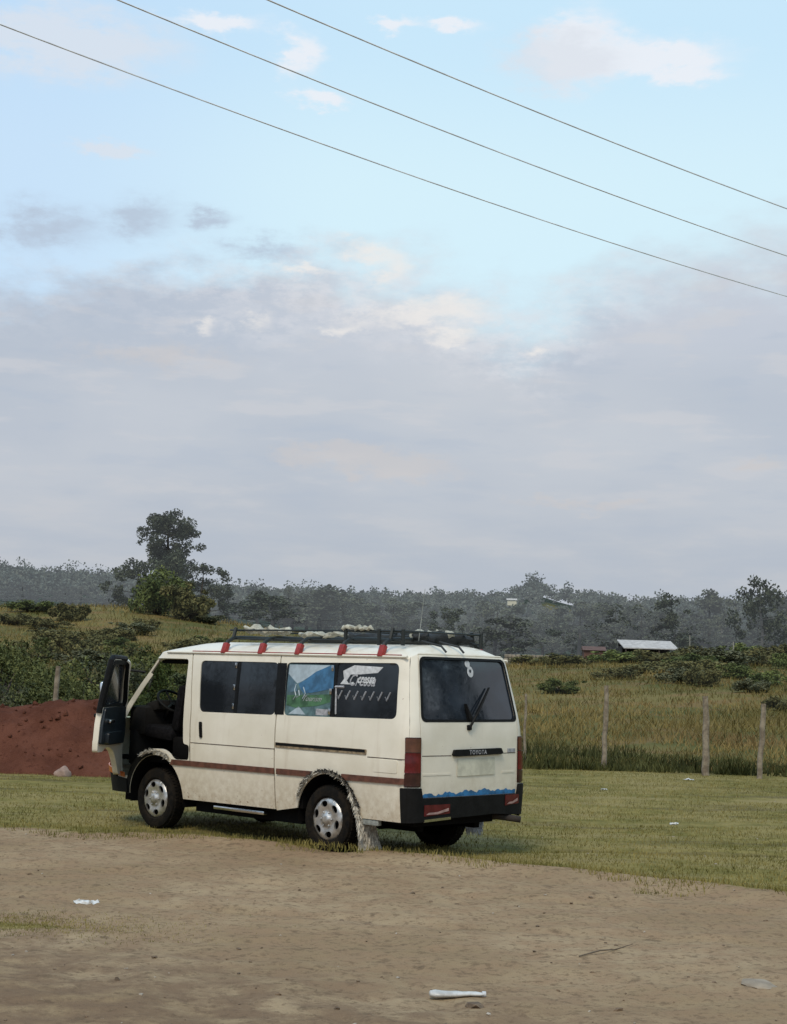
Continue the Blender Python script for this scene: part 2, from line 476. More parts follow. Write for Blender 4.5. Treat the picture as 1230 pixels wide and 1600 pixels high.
# poster and stickers on the rear side windows
bm = bmesh.new()
po = P('poster', chart_panel([(.700, 1.752), (.075, 1.752), (.028, 1.262), (.650, 1.255)], SL, off=-.006, step=.06), M['p_teal'])
def piece(name, poly, mat, k): P(name, chart_panel(poly, SL, off=-.006 + .0012 * k, step=.05), mat, po)
piece('printed_sky', [(.690, 1.745), (.12, 1.748), (.28, 1.69), (.47, 1.59), (.54, 1.565), (.60, 1.60), (.685, 1.655)], M['p_sky'], 1)
piece('printed_mountain', [(.11, 1.747), (.062, 1.747), (.030, 1.53), (.25, 1.49), (.42, 1.47), (.47, 1.50), (.52, 1.56), (.44, 1.60), (.30, 1.685)], M['p_mtn'], 2)
piece('printed_mountain', [(.682, 1.652), (.60, 1.598), (.55, 1.56), (.52, 1.49), (.655, 1.475), (.675, 1.56)], M['p_mtn2'], 2)
piece('printed_field', [(.655, 1.45), (.30, 1.46), (.05, 1.475), (.045, 1.40), (.20, 1.36), (.50, 1.33), (.648, 1.35)], M['p_green'], 2)
piece('printed_tent', [(.60, 1.27), (.36, 1.27), (.47, 1.345)], M['p_sky'], 2)
piece('printed_box', [(.22, 1.272), (.055, 1.272), (.062, 1.33), (.225, 1.333)], M['greytext'], 2)
def text_mesh(body_, size, fn, shear=0., space=1., bold=0.):
    c = bpy.data.curves.new('t', 'FONT'); c.body = body_; c.size = size; c.shear = shear; c.space_character = space
    c.offset = bold; c.resolution_u = 2
    o_ = bpy.data.objects.new('t', c); COL.objects.link(o_)
    bpy.context.view_layer.update()
    me = bpy.data.meshes.new_from_object(o_.evaluated_get(bpy.context.evaluated_depsgraph_get()))
    bpy.data.objects.remove(o_); bpy.data.curves.remove(c)
    b2 = bmesh.new(); b2.from_mesh(me); bpy.data.meshes.remove(me)
    for v in b2.verts: v.co = Vector(fn(v.co.x, v.co.y))
    return b2
P('printed_lettering', text_mesh('Tourism', .075, lambda u, v: SL(.44 - u * 1.05, 1.40 + v, -.0015), .5), M['greytext'], po)
# water fall strokes on the poster
bm = bmesh.new()
for pts in ([(.55, 1.56), (.56, 1.50), (.53, 1.45), (.56, 1.41)], [(.44, 1.53), (.40, 1.47), (.43, 1.42)], [(.50, 1.50), (.48, 1.45), (.52, 1.43)]):
    tube(bm, [SL(x, z, -.002) for x, z in pts], .006, 4)
P('printed_waterfall', bm, M['p_sky'], po)
# white decal at the last side window: swoosh, lettering and a row of ticks
bm = chart_panel([(-.06, 1.700), (-.20, 1.755), (-.58, 1.745), (-.52, 1.69), (-.30, 1.672), (-.17, 1.668), (-.13, 1.61), (-.16, 1.585), (-.22, 1.60), (-.24, 1.575), (-.05, 1.575), (-.09, 1.625)], SL, off=-.007, step=.05)
P('decal', bm, M['white'], qw)
P('decal_lettering', text_mesh('Cressa', .155, lambda u, v: SL(-.155 - u * .82, 1.565 + v, -.0045), .35, 1., .002), M['greytext'], qw)
P('decal_lettering', text_mesh('cressa', .12, lambda u, v: SL(-.27 - u * .75, 1.592 + v, -.0035), .35, 1., .003), M['white'], qw)
bm = bmesh.new()
for k in range(7):
    x = -.06 - k * .105
    tube(bm, [SL(x + .022, 1.47, -.004), SL(x + .004, 1.435, -.004), SL(x - .035, 1.515, -.004)], .0075, 4)
tube(bm, [SL(.005, 1.545, -.004), SL(-.11, 1.548, -.004)], .013, 4)
tube(bm, [SL(-.005, 1.54, -.004), SL(-.028, 1.41, -.004), SL(-.05, 1.29, -.004)], .010, 4)
P('decal_ticks', bm, M['greytext'], qw)

# right flank panes (the cab one is clear so the field shows through the open door)
for poly, m in ((rw[0], 'glass'), (rw[1], 'glass'), (rw[2], 'clear')):
    cx = sum(p[0] for p in poly) / len(poly); cz = sum(p[1] for p in poly) / len(poly)
    pane('window', [(cx + (p[0] - cx) * 1.03, cz + (p[1] - cz) * 1.05) for p in poly], .06, M[m], van, SR)
pane('windscreen', [(.64, 1.81), (-.64, 1.81), (-.71, 1.11), (.71, 1.11)], .08, M['clear'], van, front_chart, -.01)

# --- tailgate
GL = [(.615, 1.855), (-.595, 1.855), (-.675, 1.265), (.655, 1.262)]
GL = [(.592, 1.84), (-.600, 1.84), (-.682, 1.268), (.664, 1.268)]
tgm = P('tailgate', chart_panel(tg, rear_chart, [rounded(GL, .06)], step=.06, flange=.02), M['paint'])
pane('rear_window', [(y * 1.02, z + (.012 if z > 1.5 else -.012)) for y, z in GL], .06, M['rearglass'], tgm, rear_chart, -.010)
bm = chart_panel(rounded([(y * 1.025, z + (.012 if z > 1.5 else -.012)) for y, z in GL], .07), rear_chart, [rounded([(y * .975, z + (-.012 if z > 1.5 else .012)) for y, z in GL], .055)], off=.003, step=.06)
P('window_seal', bm, M['black'], tgm)
gn = P('number_plate_lamp_bar', chart_panel(rounded([(.285, .955), (.262, 1.004), (-.405, 1.012), (-.44, .962), (-.40, .955), (.25, .942)], .008), rear_chart, off=.028, step=.04, flange=.028), M['black'], tgm)
P('maker_lettering', text_mesh('TOYOTA', .055, lambda u, v: rear_chart(.07 - u, .960 + v, .031), 0, 1.15, .0015), M['greytext'], tgm)
P('badge', chart_panel([(-.53, .968), (-.53, 1.004), (-.65, 1.004), (-.65, .968)], rear_chart, off=.006, step=.04, flange=.006), M['greytext'], tgm)
P('press_line', chart_panel([(.672, .948), (.672, .955), (.29, .954), (.29, .947)], rear_chart, off=.0018, step=.05), M['pressline'], tgm)
P('press_line', chart_panel([(-.45, .958), (-.45, .964), (-.66, .965), (-.66, .959)], rear_chart, off=.0018, step=.05), M['pressline'], tgm)
P('number_plate', chart_panel(rounded([(.21, .76), (.21, .915), (-.33, .922), (-.33, .767)], .01), rear_chart, off=.008, step=.05, flange=.006), M['plate'], tgm)
for y0, y1 in ((.66, .30), (-.45, -.64)):
    P('press_line', chart_panel([(y0, .775), (y0, .792), (y1, .792), (y1, .775)], rear_chart, off=.004, step=.05, flange=.004), M['paint'], tgm)
# peeled blue strip with a ragged upper edge
r_ = random.Random(3); up = []
yy = np.linspace(.66, -.66, 46)
for i, y in enumerate(yy):
    base = .606 + .008 * math.sin(i * .7) + .014 * (i / 45) + (.010 if 18 < i < 30 else 0)
    up.append((y, base + r_.uniform(-.012, .013)))
bm = chart_panel([(-.66, .578), (.66, .578)] + up, rear_chart, off=.0035, step=.04, es=.05)
P('peeling_blue_strip', bm, M['blue'], tgm)
# wiper
bm = bmesh.new()
tube(bm, [rear_chart(.055, 1.20, .012), rear_chart(.03, 1.245, .035), rear_chart(-.10, 1.38, .045), rear_chart(-.30, 1.575, .02)], [.013, .012, .009, .006], 6)
tube(bm, [rear_chart(-.06, 1.33, .012), rear_chart(-.30, 1.575, .012)], .008, 5)
b2 = rear_chart(.05, 1.205, .01); box(bm, Vector(b2), (.03, .05, .05), bev=.008)
tube(bm, [rear_chart(.02, 1.28, .008), rear_chart(.07, 1.40, .008), rear_chart(.03, 1.28, .008)], .03, 5)
P('wiper', bm, M['black'], tgm)
bm = chart_panel([(-.045 + .038 * math.cos(t), 1.80 + .035 * math.sin(t)) for t in np.linspace(0, 2 * PI, 14)[:-1]], rear_chart, off=-.006, step=.03)
merge(bm, chart_panel([(-.075 + .045 * math.cos(t), 1.725 + .052 * math.sin(t)) for t in np.linspace(0, 2 * PI, 16)[:-1]], rear_chart, [[(-.075 + .018 * math.cos(t), 1.732 + .018 * math.sin(t)) for t in np.linspace(0, 2 * PI, 9)[:-1]]], off=-.006, step=.03))
P('oval_stickers', bm, M['white'], tgm)
# lock and corner smudges
# tail lamps wrap the corner
for sg in (1, -1):
    Fc = (lambda y, z, off=0, sg=sg: (lambda p: (p[0], p[1] * sg, p[2]))(rear_chart(y, z, off)))
    yi = .69
    tl = P('tail_lamp', chart_panel(rounded([(yi, .675), (yi, 1.118), (ye_r(1.1) + .02, 1.118), (ye_r(.7) + .02, .675)], .012), Fc, off=.008, step=.03, flange=.008, es=.015), M['smoke'])
    for nm, z0, z1, m in (('amber_lens', .985, 1.108, 'amber'), ('red_lens', .80, .978, 'redlens'), ('reverse_lens', .685, .793, 'smoke')):
        P(nm, chart_panel(rounded([(yi + .008, z0), (yi + .008, z1), (ye_r(z1) + .018, z1), (ye_r(z0) + .018, z0)], .01), Fc, off=.015, step=.03, flange=.007, es=.015), M[m], tl)
    # the lamp's short return on the flank
    Fs = SL if sg > 0 else SR
    P('side_lens', chart_panel([(xe_r(.68) - .01, .68), (xe_r(1.11) - .01, 1.11), (-.985, 1.11), (-.985, .68)], Fs, off=.010, step=.03, flange=.01), M['smoke'], tl)

# --- rear bumper
def bumper_pt(y, z, off=0):
    p = Vector(rear_chart(y, z, off)); return (p.x - .032, p.y * 1.0, p.z)
bp = [(.822, .665), (.70, .665), (.68, .572), (-.68, .572), (-.70, .665), (-.822, .665), (-.812, .37), (-.30, .40), (.30, .385), (.812, .355)]
bu = P('rear_bumper', chart_panel(bp, bumper_pt, step=.05, flange=.06), M['black'])
for sg, F in ((1, SL), (-1, SR)):
    e0 = chart_panel(rounded([(-1.012, .355), (-1.012, .665), (-.940, .665), (-.945, .355)], .006), F, off=.012, step=.03, flange=.03)
    P('bumper_end', e0, M['black'], bu)
    y0, y1 = (.66, .33) if sg > 0 else (-.47, -.68)
    zo = 0 if sg > 0 else .055
    rf = P('reflector', chart_panel([(y0, .415 + zo), (y0, .515 + zo), (y1, .515 + zo), (y1, .43 + zo)], bumper_pt, off=.006, step=.04, flange=.006), M['refl_red'], bu)
    P('reflector_stripe', chart_panel([(y0 - .02, .428 + zo), (y0 - .05, .446 + zo), ((y0 + y1) / 2, .45 + zo), (y1 + .02, .482 + zo), (y1 + .02, .455 + zo), ((y0 + y1) / 2, .43 + zo)], bumper_pt, off=.009, step=.04), M['refl_white'], bu)
P('step_edge', chart_panel([(.66, .362), (.66, .385), (.32, .40), (.32, .377)], bumper_pt, off=.01, step=.04, flange=.01), M['chrome'], bu)
bm = bmesh.new(); tube(bm, [(-.55, -.40, .36), (-.98, -.48, .36), (-1.10, -.58, .345), (-1.15, -.63, .335)], .032, 10, False)
tube(bm, [(-.95, -.475, .36), (-1.09, -.575, .345), (-1.135, -.62, .337)], .027, 10)
P('exhaust_pipe', bm, simple('sooty_pipe', (.035, .025, .02), .8, 0, .5, 14))

# --- front end (seen only from a step to the side)
fb = [(.70, .32), (-.70, .32), (-.70, .58), (.70, .58)]
P('front_bumper', chart_panel(fb, lambda y, z, off=0: (lambda p: (p[0] + .05, p[1], p[2]))(front_chart(y, z, off)), step=.06, flange=.07), M['black'])
for sg, F in ((1, SL), (-1, SR)):
    P('bumper_corner', chart_panel([(3.06, .34), (3.065, .48), (3.24, .50), (3.24, .575), (xe_f(.57), .575), (xe_f(.34), .34)], F, off=.02, step=.05, flange=.03), M['black'])
    P('side_indicator', chart_panel(rounded([(3.09, .500), (3.09, .548), (xe_f(.63) - .01, .625), (xe_f(.6) - .01, .565)], .008), F, off=.032, step=.04, flange=.012), M['orange'])
    hl = P('headlamp', chart_panel(rounded([(sg * .40, .72), (sg * .40, .90), (sg * .66, .90), (sg * .66, .72)], .02), front_chart, off=.012, step=.05, flange=.012), M['chrome'])
P('grille', chart_panel(rounded([(.38, .73), (.38, .89), (-.38, .89), (-.38, .73)], .01), front_chart, off=.01, step=.05, flange=.01), M['black'])

# --- hidden structure that makes the shell dark and solid inside
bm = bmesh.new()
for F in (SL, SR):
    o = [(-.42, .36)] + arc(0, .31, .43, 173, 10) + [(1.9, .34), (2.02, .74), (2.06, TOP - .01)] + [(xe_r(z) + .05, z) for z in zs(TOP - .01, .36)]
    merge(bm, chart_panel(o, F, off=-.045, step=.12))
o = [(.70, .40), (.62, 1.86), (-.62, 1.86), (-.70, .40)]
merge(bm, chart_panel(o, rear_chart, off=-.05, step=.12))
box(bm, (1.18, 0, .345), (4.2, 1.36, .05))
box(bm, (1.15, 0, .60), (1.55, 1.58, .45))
box(bm, (1.27, 0, .29), (1.60, 1.40, .15)); box(bm, (-.72, .1, .35), (.46, 1.10, .08)); box(bm, (3.2, 0, .30), (.40, 1.2, .14))  # boxes added low to block light and darken the ground under the van
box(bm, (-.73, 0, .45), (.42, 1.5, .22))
P('underbody_fill', bm, M['inner'])
for sg in (1, -1):
    for cx, r in ((0, .43), (2.59, .46)):
        bm = bmesh.new()
        ring0 = []; 
        pts = arc(cx, .31, r if cx == 0 else .447, -8, 188, 20)
        a = [bm.verts.new((x, sg * ((.80 if cx == 0 else side_y(x, max(z, .3)) - .004)), z)) for x, z in pts]; b = [bm.verts.new((x, sg * .50, z)) for x, z in pts]
        for k in range(len(pts) - 1): bm.faces.new((a[k], a[k + 1], b[k + 1], b[k]))
        bm.faces.new(b)
        P('wheel_well', bm, M['inner'])
# rear axle, chassis rails
bm = bmesh.new(); tube(bm, [(0, -.7, .30), (0, .7, .30)], .05, 8); tube(bm, [(0, -.12, .30), (0, .12, .30)], .12, 8)
tube(bm, [(2.59, -.7, .29), (2.59, .7, .29)], .05, 8)
for y in (.4, -.4): box(bm, (1.2, y, .29), (4.0, .07, .10))
P('chassis', bm, M['inner'])

# --- cab
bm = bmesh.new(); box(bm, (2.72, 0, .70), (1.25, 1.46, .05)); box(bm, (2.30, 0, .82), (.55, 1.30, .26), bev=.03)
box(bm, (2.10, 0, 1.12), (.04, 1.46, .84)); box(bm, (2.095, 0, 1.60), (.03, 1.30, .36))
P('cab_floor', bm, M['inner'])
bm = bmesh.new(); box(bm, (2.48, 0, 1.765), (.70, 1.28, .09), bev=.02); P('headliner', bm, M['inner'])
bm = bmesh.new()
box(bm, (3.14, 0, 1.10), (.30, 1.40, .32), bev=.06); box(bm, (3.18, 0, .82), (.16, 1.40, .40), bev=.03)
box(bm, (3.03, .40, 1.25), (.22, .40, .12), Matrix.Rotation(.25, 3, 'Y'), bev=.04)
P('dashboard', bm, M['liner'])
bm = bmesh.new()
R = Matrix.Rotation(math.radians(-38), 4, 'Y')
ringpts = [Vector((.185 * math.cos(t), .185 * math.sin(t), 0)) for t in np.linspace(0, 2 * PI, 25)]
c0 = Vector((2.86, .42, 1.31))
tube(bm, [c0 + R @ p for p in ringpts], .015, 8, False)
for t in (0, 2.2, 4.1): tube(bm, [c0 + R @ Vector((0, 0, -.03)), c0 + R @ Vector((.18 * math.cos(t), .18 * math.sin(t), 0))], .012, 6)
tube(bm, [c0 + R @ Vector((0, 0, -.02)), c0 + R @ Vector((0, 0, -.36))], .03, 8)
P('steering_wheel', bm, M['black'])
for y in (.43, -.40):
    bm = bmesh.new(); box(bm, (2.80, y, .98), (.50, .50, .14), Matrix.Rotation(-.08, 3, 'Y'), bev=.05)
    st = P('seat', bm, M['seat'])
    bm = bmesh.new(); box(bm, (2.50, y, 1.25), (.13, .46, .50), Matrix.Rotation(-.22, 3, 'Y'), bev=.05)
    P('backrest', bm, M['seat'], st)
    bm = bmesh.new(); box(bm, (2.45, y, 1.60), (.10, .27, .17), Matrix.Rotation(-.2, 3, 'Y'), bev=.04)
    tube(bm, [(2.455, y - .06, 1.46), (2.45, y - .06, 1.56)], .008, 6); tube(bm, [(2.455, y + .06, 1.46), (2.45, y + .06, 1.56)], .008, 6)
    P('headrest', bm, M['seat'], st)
# pale strip of fur on top of the front wheel arch, inside the door opening
def fur(bm, base, n, ln, spread, w=.006, grav=.5, seed=1):
    r = random.Random(seed)
    for _ in range(n):
        k = r.random() * (len(base) - 1); i = min(int(k), len(base) - 2); f = k - i
        p = Vector(base[i][0]).lerp(Vector(base[i + 1][0]), f); d = Vector(base[i][1]).lerp(Vector(base[i + 1][1]), f)
        d = (d + Vector((r.uniform(-1, 1), r.uniform(-1, 1), r.uniform(-1, 1))) * spread).normalized()
        L = ln * r.uniform(.5, 1.15); s = d.cross(Vector((r.uniform(-1, 1), r.uniform(-1, 1), r.uniform(-1, 1)))).normalized() * w * r.uniform(.6, 1.4)
        q = p + d * L * .55 + Vector((0, 0, -grav * L * .12)); e = p + d * L + Vector((0, 0, -grav * L * .45))
        v = [bm.verts.new(c) for c in (p - s, p + s, q + s * .8, q - s * .8, e)]
        bm.faces.new((v[0], v[1], v[2], v[3])); bm.faces.new((v[3], v[2], v[4]))
def arch_line(cx, r, a0, a1, n=14, off=.005):
    out = []
    for x, z in arc(cx, .31, r, a0, a1, n):
        out.append((SL(x, max(z, .21), off), Vector((x - cx, 0, z - .31)).normalized() * .35 + Vector((0, .75, 0))))
    return out
bm = bmesh.new(); fur(bm, arch_line(2.59, .485, 62, 118), 420, .06, .5, .006, .4, 2)
P('arch_fringe', bm, M['fur'])
bm = bmesh.new(); fur(bm, arch_line(0, .435, 25, 178), 900, .043, .6, .0055, .5, 3)
fa = P('arch_fringe', bm, M['fur'])
bm = bmesh.new(); fur(bm, arch_line(0, .445, 40, 160), 420, .05, .6, .006, .5, 4)
P('dark_tufts', bm, M['furdark'], fa)
# shaggy mud flap hanging behind the left rear wheel, and its fellow
for sg, m, nm in ((1, 'fur', 'shaggy pale mud flap behind the near rear wheel'), (-1, 'furblue', None)):
    bm = bmesh.new()
    y0, y1 = (.66, .83) if sg > 0 else (-.56, -.80)
    xb = -.43 if sg > 0 else -.52
    vs = [bm.verts.new(p) for p in ((xb + .02, y0, .36), (xb + .02, y1, .36), (xb - .02, y1, .06 if sg > 0 else .17), (xb - .02, y0 - (.12 if sg > 0 else 0), .06 if sg > 0 else .17))]
    bm.faces.new(vs)
    for k in range(12):
        z = .40 - (.028 if sg > 0 else .017) * k
        fur(bm, [((xb, y0 - (.011 * k if sg > 0 else 0), z), (-.22, 0, -1)), ((xb, y1, z), (-.22, .10 * sg, -1))], 60 if sg > 0 else 40, .09, .22, .008, .4, 20 + k)
    P('mud_flap', bm, M[m])
bm = bmesh.new(); fur(bm, [(SL(-.33, .60, .01), (-.3, .6, -.8)), (SL(-.40, .48, .01), (-.3, .6, -1)), (SL(-.43, .36, .01), (-.35, .5, -1)), ((-.45, .83, .22), (-.3, .4, -1))], 420, .075, .35, .008, .5, 9)
P('flap_fringe', bm, M['fur'])

P('arch_trim', chart_panel(arc(2.59, .31, .452, 2, 84) + arc(2.59, .31, .515, 84, 2), SL, off=.007, step=.04, flange=.007), M['black'])

# --- step bar under the sill, sill lip
bm = bmesh.new(); box(bm, (1.26, .80, .292), (.76, .07, .036), bev=.008)
P('side_step', bm, M['chrome'])
bm = bmesh.new(); box(bm, (-.55, .79, .325), (.20, .05, .05), bev=.006)
P('jack_bracket', bm, M['clothgrey'])

# --- wheels
def cap_prof(r): return itp(r, [0, .03, .045, .06, .085, .11, .15, .175, .19, .197], [.050, .050, .046, .026, .020, .026, .030, .024, .016, .004])
def make_wheel(sg, cx):
    e = bmesh.new()
    prof = [(.195, -.07), (.215, -.092), (.27, -.10), (.298, -.085), (.310, -.05), (.312, 0), (.310, .05), (.298, .085), (.27, .098), (.215, .094), (.198, .075), (.195, .05)]
    lathe(e, prof, 48)
    # tread blocks
    for k in range(54):
        t = 2 * PI * k / 54
        for a in (-.045, 0, .045):
            tt = t + (.05 if a == 0 else 0)
            rot = Matrix.Rotation(-tt, 3, 'Y')
            box(e, rot @ Vector((.3115, a, 0)), (.010, .036, .024), rot)
    y = .742 * sg
    w = from_bm('wheel', e, M['tyre'], van, (cx, y, .31), 40)
    if sg < 0: w.rotation_euler = (0, 0, PI)
    if sg < 0 and cx == 0: w.location.z = .290; w.scale = (1.04, 1, 1.04)
    holes = []
    for k in range(6):
        t = 2 * PI * k / 6 + .3; cxx, cz = .144 * math.cos(t), .144 * math.sin(t)
        holes.append([(cxx + .043 * math.cos(a) * math.sin(t) * -1 + .029 * math.sin(a) * math.cos(t), cz + .043 * math.cos(a) * math.cos(t) + .029 * math.sin(a) * math.sin(t)) for a in np.linspace(0, 2 * PI, 15)[:-1]])
    F = lambda a, b, off=0: (a, .068 + cap_prof(math.hypot(a, b)) + off, b)
    rim = chart_panel([(.197 * math.cos(t), .197 * math.sin(t)) for t in np.linspace(0, 2 * PI, 49)[:-1]], F, holes, step=.018, flange=.018, es=.012)
    for k in range(6):
        t = 2 * PI * k / 6; p = F(.07 * math.cos(t), .07 * math.sin(t), .006)
        bmesh.ops.create_uvsphere(rim, u_segments=8, v_segments=6, radius=.010, matrix=Matrix.Translation(p))
    from_bm('hubcap', rim, M['rim'], w, None, 30)
    d = bmesh.new(); lathe(d, [(.0001, .045), (.196, .045)], 30)
    from_bm('backing_disc', d, M['inner'], w, None, 30)  # plain dark disc behind the hubcap holes
for sg, cx in ((1, 0), (1, 2.59), (-1, 0), (-1, 2.59)): make_wheel(sg, cx)

# --- driver's door, swung open about its front edge
HG = Vector((3.25, side_y(3.25, .95) - .01, 0)); TH = math.radians(50.5)
def DF(x, z, off=0): return tuple(Vector(SL(x, z, off)) - HG)
DO = [(3.21, .515), (3.255, 1.02), (3.175, 1.30), (2.87, 1.745), (2.82, 1.765), (2.26, 1.765), (2.175, 1.05), (2.165, .90), (2.17, .80), (2.38, .80), (2.50, .835), (2.65, .835), (2.83, .785), (2.93, .705), (3.01, .605), (3.055, .525)]
DW = [(3.065, 1.285), (3.04, 1.345), (2.84, 1.69), (2.80, 1.715), (2.32, 1.715), (2.245, 1.28)]
bm = chart_panel(rounded(DO, .035), DF, [rounded(DW, .05)], flange=.055)
bm2 = chart_panel(rounded(DO, .035), DF, [rounded(DW, .05)], off=-.055)
bmesh.ops.reverse_faces(bm2, faces=bm2.faces[:]); merge(bm, bm2)
bmesh.ops.remove_doubles(bm, verts=bm.verts, dist=.0005)
door = from_bm('driver_door', bm, M['paint'], van, tuple(HG), 32); door.rotation_euler = (0, 0, -TH)
def inner(poly, r, off, fl, step=.06):
    b = chart_panel(rounded(poly, r), DF, off=off, step=step, flange=fl)
    bmesh.ops.reverse_faces(b, faces=b.faces[:]); return b
P('door_trim', inner([(3.18, .86), (3.20, 1.05), (3.12, 1.26), (2.235, 1.255), (2.20, 1.05), (2.195, .88), (2.6, .86)], .03, -.082, -.027), M['trim'], door)
P('door_pocket', inner([(2.98, .88), (2.98, 1.0), (2.32, 1.0), (2.32, .88)], .03, -.125, -.05), M['trim'], door)
P('window_frame', chart_panel(rounded([(3.15, 1.262), (3.135, 1.34), (2.855, 1.735), (2.81, 1.752), (2.275, 1.752), (2.20, 1.262)], .03), DF, [rounded([(2.6 + (p[0] - 2.6) * .97, 1.5 + (p[1] - 1.5) * .95) for p in DW], .05)], off=-.06, step=.08, flange=-.012), M['black'], door)
bm = bmesh.new(); tube(bm, [DF(x, z, -.028) for x, z in ((2.188, 1.20), (2.196, 1.28), (2.215, 1.45), (2.255, 1.745), (2.29, 1.768), (2.55, 1.768), (2.79, 1.768))], .031, 8)
P('weather_seal', bm, M['black'], door)
P('window', chart_panel(rounded(DW, .04), DF, off=-.03, step=.09), M['glass'], door)
bm = bmesh.new(); box(bm, Vector(DF(2.48, 1.12, -.10)), (.18, .03, .035), bev=.008); P('door_pull', bm, M['chrome'], door)
bm = bmesh.new(); box(bm, Vector(DF(2.27, 1.17, .012)), (.14, .03, .035), bev=.008); P('handle', bm, M['black'], door)
bm = bmesh.new(); box(bm, Vector(DF(2.96, 1.37, .12)), (.07, .15, .24), Matrix.Rotation(.25, 3, 'Z'), bev=.025)
tube(bm, [DF(2.99, 1.25, 0), DF(2.97, 1.28, .06), DF(2.945, 1.33, .10)], .014, 6)
P('wing_mirror', bm, M['chrome'], door)
bm = bmesh.new()
tube(bm, [(2.99, .72, 1.62), (3.10, .82, 1.635), (3.22, .90, 1.60), (3.32, .96, 1.605)], .015, 6)
P('mirror_arm', bm, M['black'])

# --- roof rack: arched legs bolted to the gutter, two rails, end posts
FX = [1.707, 1.139, .598, .001, -.53]
rack = None
bm = bmesh.new()
for y in (.56, -.56):
    tube(bm, [(1.80, y, 2.085), (-.66, y, 2.085)], .0095, 6)
    tube(bm, [(1.80, y, 1.995), (-.66, y, 1.995)], .0095, 6)
for x in (1.80, .95, .1, -.35, -.66): tube(bm, [(x, -.56, 2.085), (x, .56, 2.085)], .010, 6)
for y in (.28, 0, -.28): tube(bm, [(1.80, y, 1.995), (-.66, y, 1.995)], .009, 6)
rack = P('roof_rack', bm, M['rackmetal'])
for k, x in enumerate(FX):
    for sg in (1, -1):
        bm = bmesh.new()
        box(bm, (x, sg * .700, 1.892), (.066, .052, .115), Matrix.Rotation(-sg * -.35, 3, 'X'), bev=.008)
        P('rack_foot', bm, M['red'], rack)
        bm = bmesh.new()
        tube(bm, [(x, sg * .70, 1.90), (x, sg * .665, 1.965), (x, sg * .60, 2.0), (x, sg * .50, 2.012), (x, 0, 2.015)], [.022, .022, .020, .018, .017], 8)
        P('rack_arch', bm, M['rackmetal'], rack)
        if k in (0, 4):
            bm = bmesh.new(); tube(bm, [(x, sg * .60, 1.99), (x, sg * .565, 2.11)], .020, 6)
            P('rack_post', bm, M['rackmetal'], rack)
for x, y in ((-.66, .56), (-.66, -.56), (-.35, .56), (.1, .56), (-.35, -.56)):
    bm = bmesh.new(); tube(bm, [(x, y, 1.95), (x, y, 2.10)], .020, 6); P('rack_post', bm, M['rackmetal'], rack)
for y in (.30, .05):
    bm = bmesh.new(); tube(bm, [(-.66, y, 2.0), (-.90, y - .01, 1.955), (-.955, y - .02, 1.90)], .011, 5); P('hold_down_strap', bm, M['tarp'])
bm = bmesh.new(); tube(bm, [(-.62, .30, 2.0), (-.62, .23, 2.50)], [.004, .0025], 5); P('aerial', bm, M['clothgrey'])

# --- cargo lying on the rack: things of their own
def to_world(p):
    c, s = math.cos(VAN_RZ), math.sin(VAN_RZ)
    return Vector((VAN_LOC[0] + c * p[0] - s * p[1], VAN_LOC[1] + s * p[0] + c * p[1], p[2]))
def lumpy(bm, p0, p1, rad, seed, n=14, seg=10, flat=.7):
    r = random.Random(seed); p0 = Vector(p0); p1 = Vector(p1); rings = []
    d = (p1 - p0).normalized(); a = Vector((-d.y, d.x, 0)); b = Vector((0, 0, 1))
    for i in range(n + 1):
        t = i / n; k = min(1, 6 * min(t, 1 - t) + .35)
        c = p0.lerp(p1, t) + Vector((0, 0, r.uniform(-.018, .018))) + a * r.uniform(-.03, .03)
        rings.append([bm.verts.new(c + (a * math.cos(2 * PI * j / seg) + b * flat * math.sin(2 * PI * j / seg)) * rad * k * r.uniform(.55, 1.3)) for j in range(seg)])
    for r0, r1 in zip(rings, rings[1:]):
        for j in range(seg): bm.faces.new((r0[j], r0[(j + 1) % seg], r1[(j + 1) % seg], r1[j]))
    bm.faces.new(rings[0][::-1]); bm.faces.new(rings[-1])
def cargo(name, label, cat, p0, p1, rad, mat, seed, flat=.7):
    bm = bmesh.new(); c = (Vector(p0) + Vector(p1)) / 2; c.z = min(p0[2], p1[2]) - rad * flat
    lumpy(bm, Vector(p0) - c, Vector(p1) - c, rad, seed, flat=flat)
    o = from_bm(name, bm, mat, None, tuple(to_world(c)), 60); o.rotation_euler = (0, 0, VAN_RZ)
    tag(o, label, cat); return o
cargo('rolled_cloth', 'pale rolled cloth tied at the front of the roof rack', 'cloth roll', (1.62, .52, 2.09), (.98, .46, 2.085), .058, M['cloth'], 1)
cargo('rolled_cloth', 'long pale rolled cloth lying along the middle of the roof rack', 'cloth roll', (1.05, .30, 2.05), (.25, .42, 2.05), .055, M['cloth'], 2, .5)
cargo('rolled_cloth', 'thin cream cloth strip knotted over the rack rail above the lettered window', 'cloth roll', (.18, .54, 2.11), (-.28, .56, 2.11), .030, M['cloth'], 3)
cargo('cloth_bundle', 'crumpled cream and grey cloth bundle at the rear end of the roof rack', 'bundle', (-.20, -.05, 2.07), (-.62, -.20, 2.06), .080, M['cloth'], 4, .6)
cargo('rolled_tarp', 'dark rolled tarpaulin lying across the rear of the roof rack', 'tarpaulin', (-.56, .30, 2.045), (-.60, -.50, 2.045), .055, M['tarp'], 5, .9)
cargo('rolled_tarp', 'long dark tarpaulin roll lying along the far side of the roof rack', 'tarpaulin', (1.3, -.20, 2.045), (-.25, -.15, 2.045), .055, M['tarp'], 6, .8)
